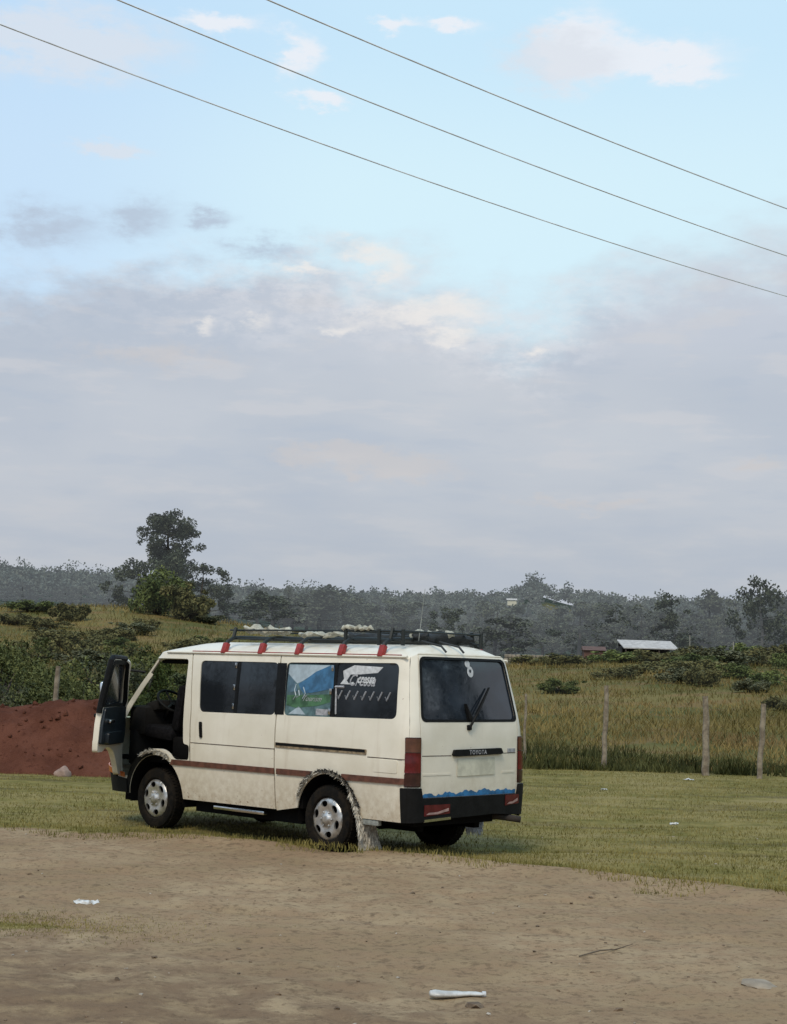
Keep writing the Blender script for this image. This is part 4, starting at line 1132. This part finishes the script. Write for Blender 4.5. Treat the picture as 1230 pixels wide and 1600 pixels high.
def bush_meshes(seed, h, w, size, per, n=9):
    r = random.Random(seed); b = bmesh.new(); C = []; Rr = []
    for k in range(n):
        a = r.uniform(0, 2 * PI); d = w * .42 * math.sqrt(r.random()); z_ = h * r.uniform(.25, .82) * (1 - .35 * d / (w * .42))
        e = Vector((math.cos(a) * d, math.sin(a) * d, z_)); C.append(tuple(e)); Rr.append(r.uniform(.18, .30) * min(h, w))
        tube(b, [(r.uniform(-.05, .05), r.uniform(-.05, .05), -.1), e * .5 + Vector((0, 0, .05)), e], [.02 * h, .013 * h, .004 * h], 5)
        for _ in range(3):
            q = e + Vector((r.gauss(0, 1), r.gauss(0, 1), r.gauss(0, .7))) * .16 * min(h, w); C.append(tuple(q)); Rr.append(r.uniform(.07, .16) * min(h, w))
    for k in range(n):       # low skirt
        a = r.uniform(0, 2 * PI); d = w * .4 * r.random(); C.append((math.cos(a) * d, math.sin(a) * d, h * r.uniform(.05, .3))); Rr.append(r.uniform(.12, .24) * min(h, w))
    tm = bpy.data.meshes.new('stems'); b.to_mesh(tm); b.free()
    V, Fa = leaf_cloud(C, Rr, per / (.2 * min(h, w)) ** 1.6, size, seed=seed)
    return tm, np_mesh('crown', V, Fa)
BUSH = {}
def bush(label, px, dist, h, w, mat, seed, size=None, per=150, group=None, name='bush', cat='bush'):
    size = size or max(.026, dist * .0011)
    ms = bush_meshes(seed, h, w, size, per)
    o = plant_tree(name, label, cat, ms, AZ(px) * dist, dist, (bark, mat), rz=seed, group=group)
    for c in o.children:
        if c.name.startswith('trunk'): c.name = 'stems'
    return o
L_thick = leaf_mat('thicket_leaves', (.036, .046, .016), (.130, .140, .048), 1.6)
L_grey2 = leaf_mat('greyish_thicket_leaves', (.040, .050, .026), (.125, .130, .070), 2.0)
# left thicket behind the red heap
bush('dark leafy bush at the far left edge, tallest beside the heap', -8, 31.5, 3.2, 1.5, L_thick, 1)
bush('greyish green bush in front of the tall dark one at the left edge', 30, 30.2, 1.55, 1.5, L_grey2, 2)
bush('low bright bush just left of the pale post behind the heap', 72, 30.6, 1.35, 1.3, L_thick, 3)
bush('rounded green bush directly right of the pale post', 125, 30.6, 1.45, 1.35, L_thick, 4)
bush('grey leaved bush behind the pale post', 92, 32.5, 1.9, 1.6, L_thick, 5)
bush('olive bush standing behind the open driver door', 190, 33, 1.55, 1.9, L_thick, 6)
bush('big olive thicket on the slope above the pale post', 118, 37.5, 1.5, 2.6, L_thick, 7)
bush('bushy olive shrub on the slope at the left edge', 40, 40, 2.0, 2.6, L_thick, 8)
bush('loose dry shrub on the slope above the open door', 215, 45, 1.5, 2.6, L_thick, 9)
bush('small tufted shrub near the top of the ochre slope', 105, 78, 1.0, 2.4, L_olive, 10)
bush('low dark shrub low on the slope behind the windscreen', 250, 36, 1.0, 1.9, L_thick, 12)
bush('tall olive thicket behind the grey leaved bush at the left edge', 15, 35, 2.0, 2.0, L_thick, 13)
bush('tall green thicket above the pale post', 75, 36, 1.5, 2.2, L_thick, 14)
bush('upright olive thicket between the pale post and the open door', 140, 35, 1.6, 2.2, L_thick, 15)
bush('dull green bush on the slope above the open door window', 180, 39, 1.7, 2.4, L_grey2, 16)
bush('brownish loose shrub on the slope above the windscreen pillar', 232, 40, 1.7, 2.2, L_thick, 17)
bush('dark round shrub half way up the ochre slope at the left', 45, 52, 1.0, 2.0, L_olive, 18)
bush('wide olive shrub half way up the ochre slope in the middle', 150, 55, .9, 3.2, L_olive, 19)
# the tall lone tree with its companions
t1 = build_tree(21, 7.9, 5.0, first=.30, nl=20, per=110, size=.095, shape='tall', clump=.104, subs=5)
plant_tree('tall_tree', 'tall lone tree with open airy crown standing against the sky', 'tree', t1, AZ(263) * 118, 118, (bark, L_tree), rz=1.0)
t2 = build_tree(22, 3.8, 4.6, first=.15, nl=11, per=70, size=.10, clump=.18)
plant_tree('bushy_tree', 'dark bushy tree at the left foot of the tall lone tree', 'tree', t2, AZ(212) * 116, 116, (bark, L_tree))
t3 = build_tree(23, 4.2, 5.2, first=.15, nl=11, per=70, size=.10, clump=.17)
plant_tree('bushy_tree', 'dark bushy tree at the right foot of the tall lone tree', 'tree', t3, AZ(312) * 119, 119, (bark, L_tree))
t4 = build_tree(24, 4.6, 3.6, first=.12, nl=11, per=70, size=.10, clump=.18)
plant_tree('bushy_tree', 'dark dense tree straight in front of the tall lone tree trunk', 'tree', t4, AZ(262) * 114, 114, (bark, L_tree))
b_ = bush('bright green rounded bush below the tall lone tree', 246, 84, 2.9, 3.6, L_bright, 31, size=.10)
bush('olive green bush right of the bright green one below the tall tree', 285, 82, 2.0, 3.0, L_olive, 32, size=.10)

# bushes of the right hand field
RB = [(868, 96, 1.5, 3.4, L_olive), (885, 84, 1.3, 3.0, L_olive), (968, 92, 1.2, 4.2, L_bright), (985, 98, 1.2, 4.4, L_olive), (1030, 88, 1.3, 3.6, L_olive), (1075, 94, 2.0, 3.6, L_olive),
      (1120, 102, 1.8, 3.8, L_bright), (1165, 98, 2.1, 3.8, L_bright), (1210, 90, 2.0, 3.4, L_olive), (1085, 72, 1.1, 3.0, L_olive), (1065, 64, 1.3, 2.2, L_grey), (1100, 62, 1.4, 1.9, L_olive),
      (1150, 70, 1.1, 2.0, L_bright), (1200, 62, 1.1, 2.0, L_bright), (880, 60, 1.0, 2.0, L_bright), (965, 68, 1.0, 2.4, L_olive), (1222, 50, .8, 1.5, L_olive), (1130, 80, 1.7, 3.6, L_grey), (1005, 74, .9, 3.0, L_olive), (1090, 78, 1.4, 3.2, L_bright), (1040, 76, 1.1, 3.0, L_olive), (1175, 58, .9, 1.7, L_grey), (1110, 72, 1.2, 3.0, L_olive), (1180, 84, 1.7, 3.2, L_olive), (1060, 104, 1.6, 5, L_bright), (1240, 80, 1.7, 2.6, L_bright), (830, 88, 1.0, 3.0, L_olive)]
protos = [bush_meshes(60 + k, 2.0, 3.2, .085, 130, 10) for k in range(5)]
for i, (px, dd, h_, w_, mt) in enumerate(RB):
    o = plant_tree('bush', 'green bush among the scrub on the field behind the right hand posts', 'bush', protos[i % 5], AZ(px) * dd, dd, (bark, mt), (w_ / 3.2, w_ / 3.2, h_ * .66 / 2.0), i * 1.3, 'scrub bushes on the right hand field')
    for c in o.children:
        if c.name.startswith('trunk'): c.name = 'stems'

gl = random.Random(12)
for i in range(20):
    px = gl.uniform(20, 330); dd = gl.uniform(44, 82); w_ = gl.uniform(1.4, 3.0); h_ = w_ * gl.uniform(.22, .42)
    o = plant_tree('bush', 'low olive shrub on the ochre slope at the left', 'bush', protos[i % 5], AZ(px) * dd, dd, (bark, gl.choice((L_olive, L_olive, L_grey, L_bright))), (w_ / 3.2, w_ / 3.2, h_ / 2.0), i * 1.1, 'low shrubs on the ochre slope')
    for c in o.children:
        if c.name.startswith('trunk'): c.name = 'stems'

# middle distance trees, each its own
mid = [build_tree(100 + k, 8, 6.2, first=.12 + .05 * (k % 3), nl=11, per=46, size=.20, shape=('round', 'tall', 'round', 'cone')[k % 4], clump=.16, subs=3) for k in range(6)]
def tree_at(px, dist, h_, w_, mt, k, label, group=None, name='tree', bm_=farbark, z=None):
    o = plant_tree(name, label, 'tree', mid[k % 6], AZ(px) * dist, dist, (bm_, mt), (w_ / 6.2, w_ / 6.2, h_ / 8), k * 1.7, group)
    return o
TRU = [(1190, 150, 7.2, 5.0, L_tree, 0, 'tall dark tree at the right edge above the yellowish wall'), (1036, 165, 6.2, 5.6, L_tree, 1, 'dark tree rising right behind the pale roofed shed'),
       (958, 170, 5.4, 5.6, L_tree, 2, 'dark spreading tree left behind the pale roofed shed'), (450, 330, 7.5, 3.0, L_mid, 3, 'narrow dark tree poking above the skyline left of the roof rack'),
       (905, 160, 5.2, 6.4, L_mid, 4, 'rounded tree behind the red hut'), (1110, 175, 7.4, 6.6, L_mid, 5, 'rounded tree behind the utility poles'), (1225, 165, 7.0, 6.4, L_mid, 2, 'tree cut by the right edge of the view beside the tall dark one')]
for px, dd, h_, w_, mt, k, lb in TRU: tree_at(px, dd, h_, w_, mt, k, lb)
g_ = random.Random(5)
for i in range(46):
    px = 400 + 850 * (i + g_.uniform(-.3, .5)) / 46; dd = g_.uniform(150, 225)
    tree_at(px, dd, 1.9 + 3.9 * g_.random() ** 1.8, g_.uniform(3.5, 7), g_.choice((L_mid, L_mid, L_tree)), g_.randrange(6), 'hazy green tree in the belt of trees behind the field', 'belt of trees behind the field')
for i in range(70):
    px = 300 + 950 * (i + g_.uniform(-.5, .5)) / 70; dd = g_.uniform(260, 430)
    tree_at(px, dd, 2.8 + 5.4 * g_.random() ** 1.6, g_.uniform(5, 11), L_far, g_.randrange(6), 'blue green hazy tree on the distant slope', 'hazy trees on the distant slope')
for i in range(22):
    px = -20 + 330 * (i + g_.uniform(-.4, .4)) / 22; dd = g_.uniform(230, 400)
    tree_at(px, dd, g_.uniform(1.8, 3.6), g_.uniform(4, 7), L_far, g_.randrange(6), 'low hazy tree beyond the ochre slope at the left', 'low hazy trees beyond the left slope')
# the far wooded ridge: one uncountable mass
def ridge_forest():
    g = np.random.default_rng(77); V = []
    n_ = 3600
    for i in range(n_):
        dd = 430 + 470 * g.random() ** .65; u_ = (g.random() * 2 - 1) * .36
        x_ = u_ * dd
        if abs(u_ - .104) < .011 and 560 < dd < 800: continue
        h_ = dd * g.uniform(.0065, .0125) * (1.0 if g.random() < .92 else 1.4); w_ = h_ * g.uniform(.55, 1.0)
        z_ = tz(x_, dd); m_ = 64
        d = g.normal(size=(m_, 3)); d /= np.linalg.norm(d, axis=1)[:, None]; d[:, 2] = np.abs(d[:, 2]) * 1.5 - .45
        p = np.array([x_, dd, z_ + h_ * .48]) + d * np.array([w_ * .5, w_ * .5, h_ * .46]) * (g.random(m_) ** .35)[:, None]
        s = g.uniform(.35, .85, m_)
        a = g.normal(size=(m_, 3)); a /= np.linalg.norm(a, axis=1)[:, None]; b__ = np.cross(a, g.normal(size=(m_, 3))); b__ /= np.linalg.norm(b__, axis=1)[:, None]
        q = np.empty((m_, 4, 3)); q[:, 0] = p - a * s[:, None]; q[:, 1] = p + b__ * (s * .8)[:, None]; q[:, 2] = p + a * s[:, None]; q[:, 3] = p - b__ * (s * .8)[:, None]
        V.append(q.reshape(-1, 3))
    V = np.concatenate(V)
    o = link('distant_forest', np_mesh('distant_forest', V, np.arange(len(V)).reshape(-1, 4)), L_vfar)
    tag(o, 'hazy blue grey forest covering the far ridge', 'forest', kind='stuff')
ridge_forest()

# trees a little way off on either side; the van windows mirror them
def side_tree(label, x_, y_, k, h_, w_):
    plant_tree('tree', label, 'tree', mid[k], x_, y_, (bark, L_tree), (w_ / 6.2, w_ / 6.2, h_ / 8), k)
side_tree('dark tree mirrored in the left half of the rear window', 13.0, 14.6, 0, 8.2, 3.4)
side_tree('tree mirrored low in the middle of the rear window', 17.5, 16.6, 2, 8.4, 3.2)
side_tree('dark tree mirrored in the front pane of the sliding door', -15.0, 16.6, 4, 7.2, 4.0)
side_tree('low tree mirrored along the foot of the lettered side window', -17.5, 13.2, 0, 6.0, 6.0)

# ------------------------------------------------------------------ small buildings and poles on the far side of the field
def part_box(name, mat, parent, boxes):
    b = bmesh.new()
    for c, s in boxes: box(b, Vector(c), s)
    return from_bm(name, b, mat, parent, None, 30)
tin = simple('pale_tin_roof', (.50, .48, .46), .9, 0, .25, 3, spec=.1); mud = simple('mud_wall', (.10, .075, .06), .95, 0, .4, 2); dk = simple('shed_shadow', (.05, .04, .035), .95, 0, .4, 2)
def place(name, label, cat, px, dist, py_base=None, rz=0):
    x_ = AZ(px) * dist; o = empty(name, (x_, dist, tz(x_, dist) if py_base is None else CAM_H + EL(px, py_base) * dist), rz); return tag(o, label, cat)
sh = place('open_shed', 'long low open shed with pale tin roof beyond the field', 'shed', 1012, 128, None, .06)
b = bmesh.new(); 
vs = [b.verts.new(p) for p in ((-2.2, -1.4, .95), (2.2, -1.4, .95), (2.2, 1.4, 1.62), (-2.2, 1.4, 1.62), (-2.2, -1.4, 1.02), (2.2, -1.4, 1.02), (2.2, 1.4, 1.69), (-2.2, 1.4, 1.69))]
for f in ((3, 2, 1, 0), (4, 5, 6, 7), (0, 1, 5, 4), (1, 2, 6, 5), (2, 3, 7, 6), (3, 0, 4, 7)): b.faces.new([vs[i] for i in f])
from_bm('roof', b, tin, sh, None, 30)
part_box('wall', dk, sh, [((0, 1.3, .3), (4.2, .08, 2.2)), ((-2.05, .6, .2), (.08, 1.4, 1.9))])  # panels coloured dark to stand in for the shade under the roof
for k in range(4): part_box('post', mud, sh, [((-2.0 + 1.33 * k, -1.25, 0), (.09, .09, 1.9))])
wt = place('water_tank', 'small white tank standing under the right part of the pale roofed shed', 'tank', 1016, 121, None)
b = bmesh.new(); lathe(b, [(.0, 0), (.34, .01), (.40, .05), (.42, .2), (.40, .34), (.22, .40), (.12, .42), (.12, .47), (0, .47)], 20, 'Z'); 
for v in b.verts: v.co.x *= 1.25
from_bm('tank_body', b, M['white'], wt, None, 40)
part_box('stand', mud, wt, [((-.3, 0, -.3), (.1, .5, .6)), ((.3, 0, -.3), (.1, .5, .6))])
hut = place('red_hut', 'small dull red hut left of the pale roofed shed', 'hut', 928, 104, None); hut.scale = (.85, .85, .78)
part_box('wall', simple('dull_red_wall', (.13, .068, .055), .9, 0, .3, 2), hut, [((0, 0, .5), (1.6, 1.4, 1.5))])
b = bmesh.new()
vs = [b.verts.new(p) for p in ((-.9, -.85, 1.24), (.9, -.85, 1.24), (.9, .85, 1.24), (-.9, .85, 1.24), (-.9, 0, 1.58), (.9, 0, 1.58))]
for f in ((0, 1, 5, 4), (2, 3, 4, 5), (0, 4, 3), (1, 2, 5), (3, 2, 1, 0)): b.faces.new([vs[i] for i in f])
from_bm('roof', b, simple('rust_roof', (.13, .075, .06), .8, 0, .3, 3), hut, None, 20)
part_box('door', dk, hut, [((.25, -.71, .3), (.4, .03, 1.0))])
wl = place('stone_wall', 'low pale rubble wall just right of the van roof', 'wall', 832, 108, None, .1)
b = bmesh.new()
for k in range(40):
    xx = -1.75 + (k % 14) * .27 + random.uniform(-.04, .04); zz = .12 + .24 * (k // 14)
    box(b, Vector((xx, random.uniform(-.05, .05), zz)), (random.uniform(.22, .30), .35, random.uniform(.2, .27)), bev=.04)
from_bm('wall_stones', b, simple('pale_rubble', (.34, .29, .225), .95, 0, .4, 2), wl, None, 30)
yw = place('boundary_wall', 'long yellowish boundary wall at the right edge under the trees', 'wall', 1205, 290, None)
part_box('wall_panel', simple('yellowish_plaster', (.30, .27, .18), .95, 0, .3, 1.2), yw, [((0, 0, .5), (9.6, .2, 1.3))])
part_box('coping', simple('coping_grey', (.24, .23, .2), .95, 0, .3, 2), yw, [((0, 0, 1.2), (9.7, .28, .10))])
hs = place('white_house', 'tiny white house on the wooded slope just above the van roof rear', 'house', 799, 300, 946); hs.scale = (.5, .5, .45)
part_box('wall', M['plate'], hs, [((0, 0, .9), (3.4, 3, 2.2))])
b = bmesh.new()
vs = [b.verts.new(p) for p in ((-2, -1.8, 2.0), (2, -1.8, 2.0), (2, 1.8, 2.0), (-2, 1.8, 2.0), (-2, 0, 2.8), (2, 0, 2.8))]
for f in ((0, 1, 5, 4), (2, 3, 4, 5), (0, 4, 3), (1, 2, 5), (3, 2, 1, 0)): b.faces.new([vs[i] for i in f])
from_bm('roof', b, tin, hs, None, 20)
polem = simple('pale_pole', (.30, .29, .26), .9, 0, .3, 3)
def upole(label, px, dist, py0, py1, r_, mat=polem, arm=True):
    x_ = AZ(px) * dist; z0 = CAM_H + EL(px, py0) * dist; h = (py0 - py1) / F_PX * dist
    o = empty('utility_pole', (x_, dist, z0)); tag(o, label, 'utility pole', 'utility poles beyond the field')
    b = bmesh.new(); tube(b, [(0, 0, -.6), (0, 0, h)], [r_, r_ * .7], 7); from_bm('shaft', b, mat, o)
    if arm:
        b = bmesh.new(); box(b, Vector((0, -.03, h * .86)), (r_ * 9, .06, .07)); from_bm('cross_arm', b, mat, o)
upole('pale thick utility pole with short arm, left of the close pair', 1128, 235, 1008, 968, .14)
upole('thin utility pole, right of the close pair', 1151, 240, 1008, 966, .07, polem)
upole('pale pole standing lower down among the scrub, right of the shed', 1146, 92, 1042, 1003, .05, polem, False)
upole('short thin pole between the shed and the close pair', 1078, 118, 1012, 993, .05, polem, False)
bare = bmesh.new()

# ------------------------------------------------------------------ overhead cables: three level parallel runs
cabm = simple('cable_grey', (.85, .86, .88), .7, 0, .3, 3)
for lab, a, b2 in (('lowest of the three overhead cables crossing the sky', (-4.06, 15.35), (6.33, 25.63)), ('middle one of the three overhead cables crossing the sky', (-2.77, 14.68), (5.72, 23.15)), ('topmost of the three overhead cables crossing the sky', (-1.33, 14.58), (5.13, 20.78))):
    A = Vector((*a, 8)); B = Vector((*b2, 8)); d = (B - A).normalized()
    L = (B - A).length; ts = np.linspace(-16, L + 24, 60); bm = bmesh.new()
    tube(bm, [tuple(A + d * t + Vector((0, 0, .0022 * (t - L * .5) ** 2 - .0022 * (L * .5) ** 2)) - A) for t in ts], .0075, 6)
    o = from_bm('overhead_cable', bm, cabm, None, tuple(A), 60); tag(o, lab, 'cable', 'overhead cables')

# ------------------------------------------------------------------ sky and light
SUN_EL, SUN_AZ = math.radians(52), math.radians(197)      # azimuth clockwise from +Y: behind the camera, a little left
W = bpy.data.worlds.new('World'); S.world = W; W.use_nodes = True; nt = W.node_tree
bg = nt.nodes['Background']
sky = N(nt, 'ShaderNodeTexSky'); sky.sky_type = 'NISHITA'; sky.sun_disc = False; sky.sun_elevation = SUN_EL; sky.sun_rotation = SUN_AZ
sky.dust_density = 3; sky.air_density = 1.2
tc = N(nt, 'ShaderNodeTexCoord').outputs['Generated']
sx = N(nt, 'ShaderNodeSeparateXYZ'); nt.links.new(tc, sx.inputs[0])
mm = lambda op, a, b=None, clamp=False: mathn(nt, op, a, b, clamp)
az = mm('ARCTAN2', sx.outputs[0], sx.outputs[1])
hyp = mm('SQRT', mm('ADD', mm('MULTIPLY', sx.outputs[0], sx.outputs[0]), mm('ADD', mm('MULTIPLY', sx.outputs[1], sx.outputs[1]), 1e-5)))
el = mm('DIVIDE', sx.outputs[2], hyp)
cv = N(nt, 'ShaderNodeCombineXYZ'); nt.links.new(az, cv.inputs[0]); nt.links.new(mm('MULTIPLY', el, 1.9), cv.inputs[1])
V2 = cv.outputs[0]
n_a = tex(nt, 9, 6, .58, V2); n_b = tex(nt, 26, 5, .6, V2); n_c = tex(nt, 4, 4, .5, V2)
cv2 = N(nt, 'ShaderNodeCombineXYZ'); nt.links.new(az, cv2.inputs[0]); nt.links.new(mm('MULTIPLY', el, 4.5), cv2.inputs[1]); cv2.inputs[2].default_value = 3.3
n_h = tex(nt, 13, 5, .55, cv2.outputs[0])
# outline of the cloud bank as elevation over azimuth
ramp = N(nt, 'ShaderNodeValToRGB'); ramp.color_ramp.interpolation = 'B_SPLINE'
nt.links.new(mm('ADD', mm('MULTIPLY', az, 1 / .6), .5, True), ramp.inputs[0])
bank = [(-60, 455), (60, 452), (200, 415), (330, 395), (480, 400), (600, 410), (690, 440), (760, 470), (830, 490), (890, 465), (960, 420), (1060, 400), (1180, 385), (1300, 370)]
el_r = ramp.color_ramp.elements
while len(el_r) < len(bank): el_r.new(.5)
for e_, (px, py) in zip(el_r, bank):
    e_.position = math.atan(AZ(px)) / .6 + .5; v = EL(px, py) / .5; e_.color = (v, v, v, 1)
bnd = mm('MULTIPLY', ramp.outputs[0], .5)
dev = mm('ADD', mm('SUBTRACT', bnd, el), mm('ADD', mm('MULTIPLY', mm('SUBTRACT', n_a, .5), .085), mm('MULTIPLY', mm('SUBTRACT', n_b, .5), .06)))
bankm = sstep(nt, dev, sstep(nt, az, -.12, .03, -.016, -.034), sstep(nt, az, -.12, .03, .024, .046))
def lin(r, g, b): return tuple(((c / 255) / 12.92 if c < 10 else ((c / 255 + .055) / 1.055) ** 2.4) for c in (r, g, b))
# open sky
hg = mixc(nt, sstep(nt, az, -.26, .02), lin(196, 226, 253), lin(205, 236, 255))
hg = mixc(nt, sstep(nt, el, .30, .42), mixc(nt, sstep(nt, az, -.25, -.02), lin(204, 230, 253), lin(217, 244, 255)), hg)
hg = mixc(nt, sstep(nt, el, .5, 1.6, 0, .85), hg, lin(150, 195, 240))
ns = mixc(nt, 1., sky.outputs[0], (.11, .11, .11), 'MULTIPLY')
col = mixc(nt, .06, hg, ns)
# high thin white wisps and small grey puffs
w_a = tex(nt, 17, 4, .6, V2); cvw = N(nt, 'ShaderNodeVectorMath'); cvw.operation = 'ADD'; nt.links.new(V2, cvw.inputs[0]); cvw.inputs[1].default_value = (7.7, 3.1, 5.)
w_b = tex(nt, 21, 4, .6, cvw.outputs[0]); n_f = tex(nt, 48, 5, .65, cvw.outputs[0])
azw = mm('ADD', mm('ADD', az, mm('MULTIPLY', mm('SUBTRACT', w_a, .5), .045)), mm('MULTIPLY', mm('SUBTRACT', n_f, .5), .026)); elw = mm('ADD', el, mm('MULTIPLY', mm('SUBTRACT', w_b, .5), .028)); n_g = tex(nt, 60, 5, .65, V2); elw = mm('ADD', elw, mm('MULTIPLY', mm('SUBTRACT', n_g, .5), .018))
def blob(px, py, sx_, sy_):
    a0 = math.atan(AZ(px)); e0 = EL(px, py)
    d1 = mm('POWER', mm('ABSOLUTE', mm('DIVIDE', mm('SUBTRACT', azw, a0), sx_ / F_PX)), 2); d2 = mm('POWER', mm('ABSOLUTE', mm('DIVIDE', mm('SUBTRACT', elw, e0), sy_ / F_PX)), 2)
    return mm('POWER', 2.718, mm('MULTIPLY', mm('ADD', d1, d2), -1))
def total(bl):
    t = None
    for b_ in bl: t = blob(*b_[:4]) if t is None and len(b_) == 4 else mm('ADD', t, blob(*b_[:4])) if t else blob(*b_[:4])
    return t
nzb = mm('ADD', mm('MULTIPLY', n_f, 1.3), mm('ADD', mm('MULTIPLY', n_b, 1.0), -.5))
wm = mm('MULTIPLY', total([(440, 55, 34, 40), (885, 45, 62, 70), (1000, 68, 130, 34), (1060, 90, 60, 24), (300, 12, 80, 18), (590, 0, 30, 14), (475, 130, 40, 14), (690, 8, 50, 14)]), nzb)
col = mixc(nt, sstep(nt, wm, .06, .62, 0, .9), col, lin(236, 240, 247))
wg = mm('MULTIPLY', total([(50, 55, 170, 62), (140, 232, 60, 14), (860, 70, 90, 50)]), nzb)
col = mixc(nt, sstep(nt, wg, .05, .50, 0, .75), col, lin(220, 226, 235))
gp = mm('MULTIPLY', total([(40, 358, 75, 34), (190, 335, 58, 34), (306, 332, 30, 18), (395, 385, 70, 22)]), nzb)
col = mixc(nt, sstep(nt, gp, .0, .75, 0, .85), col, lin(182, 196, 214))
# the bank itself
bk = mixc(nt, sstep(nt, n_c, .36, .64), lin(185, 193, 205), lin(198, 203, 211))
bk = mixc(nt, sstep(nt, el, .165, .235, 0, .55), bk, mixc(nt, sstep(nt, az, -.20, .0), lin(178, 191, 209), lin(203, 209, 221)))
bk = mixc(nt, sstep(nt, n_h, .52, .66, 0, .55), bk, lin(205, 206, 211))
bk = mixc(nt, sstep(nt, n_h, .46, .34, 0, .30), bk, lin(176, 188, 205))
bk = mixc(nt, sstep(nt, el, .17, .03, 0, .85), bk, mixc(nt, sstep(nt, n_h, .4, .65), lin(178, 185, 196), lin(187, 191, 198)))
pk = mm('MULTIPLY', total([(900, 790, 130, 14), (500, 705, 120, 22), (620, 730, 140, 30), (1190, 735, 60, 20), (240, 560, 170, 36)]), nzb)
bk = mixc(nt, sstep(nt, pk, .25, .75, 0, .5), bk, lin(205, 199, 197))
col = mixc(nt, mm('MULTIPLY', bankm, .97), col, bk)
rim = mm('MULTIPLY', mm('MULTIPLY', sstep(nt, dev, -.025, .012), sstep(nt, dev, .070, .020)), mm('MULTIPLY', sstep(nt, n_f, .40, .62), sstep(nt, mm('ABSOLUTE', mm('SUBTRACT', az, .0)), .20, .07, .25, 1)))
col = mixc(nt, mm('MULTIPLY', rim, .38), col, lin(232, 231, 234))
# lit edges showing through the bank
hl = mm('MULTIPLY', total([(305, 508, 22, 13), (530, 512, 52, 12), (692, 523, 50, 12), (462, 412, 40, 10), (590, 412, 36, 26), (680, 465, 85, 18), (370, 500, 26, 20), (820, 545, 36, 10), (545, 378, 50, 18), (640, 490, 140, 16)]), mm('ADD', mm('MULTIPLY', n_f, .9), mm('MULTIPLY', n_h, .6)))
col = mixc(nt, sstep(nt, hl, .12, .95, 0, .75), col, lin(240, 236, 232))
# plain brown below the horizon
col = mixc(nt, sstep(nt, el, .0, -.05), col, lin(120, 112, 95))
nt.links.new(col, bg.inputs[0]); bg.inputs[1].default_value = 1.0
sl = bpy.data.lights.new('sun', 'SUN'); so = bpy.data.objects.new('sun', sl); COL.objects.link(so)
sl.energy = 2.1; sl.angle = math.radians(20); sl.color = (1, .87, .68)
so.rotation_euler = (PI / 2 - SUN_EL, 0, PI - SUN_AZ) 
d_ = Vector((math.sin(SUN_AZ) * math.cos(SUN_EL), math.cos(SUN_AZ) * math.cos(SUN_EL), math.sin(SUN_EL)))
so.rotation_euler = d_.to_track_quat('Z', 'Y').to_euler(); so.location = d_ * 60

S.render.engine = 'CYCLES'
S.view_settings.view_transform = 'Standard'; S.view_settings.look = 'None'; S.view_settings.exposure = 0; S.view_settings.gamma = 1
S.cycles.max_bounces = 6; S.cycles.transparent_max_bounces = 12; S.cycles.use_denoising = True
S.cycles.sample_clamp_indirect = 6
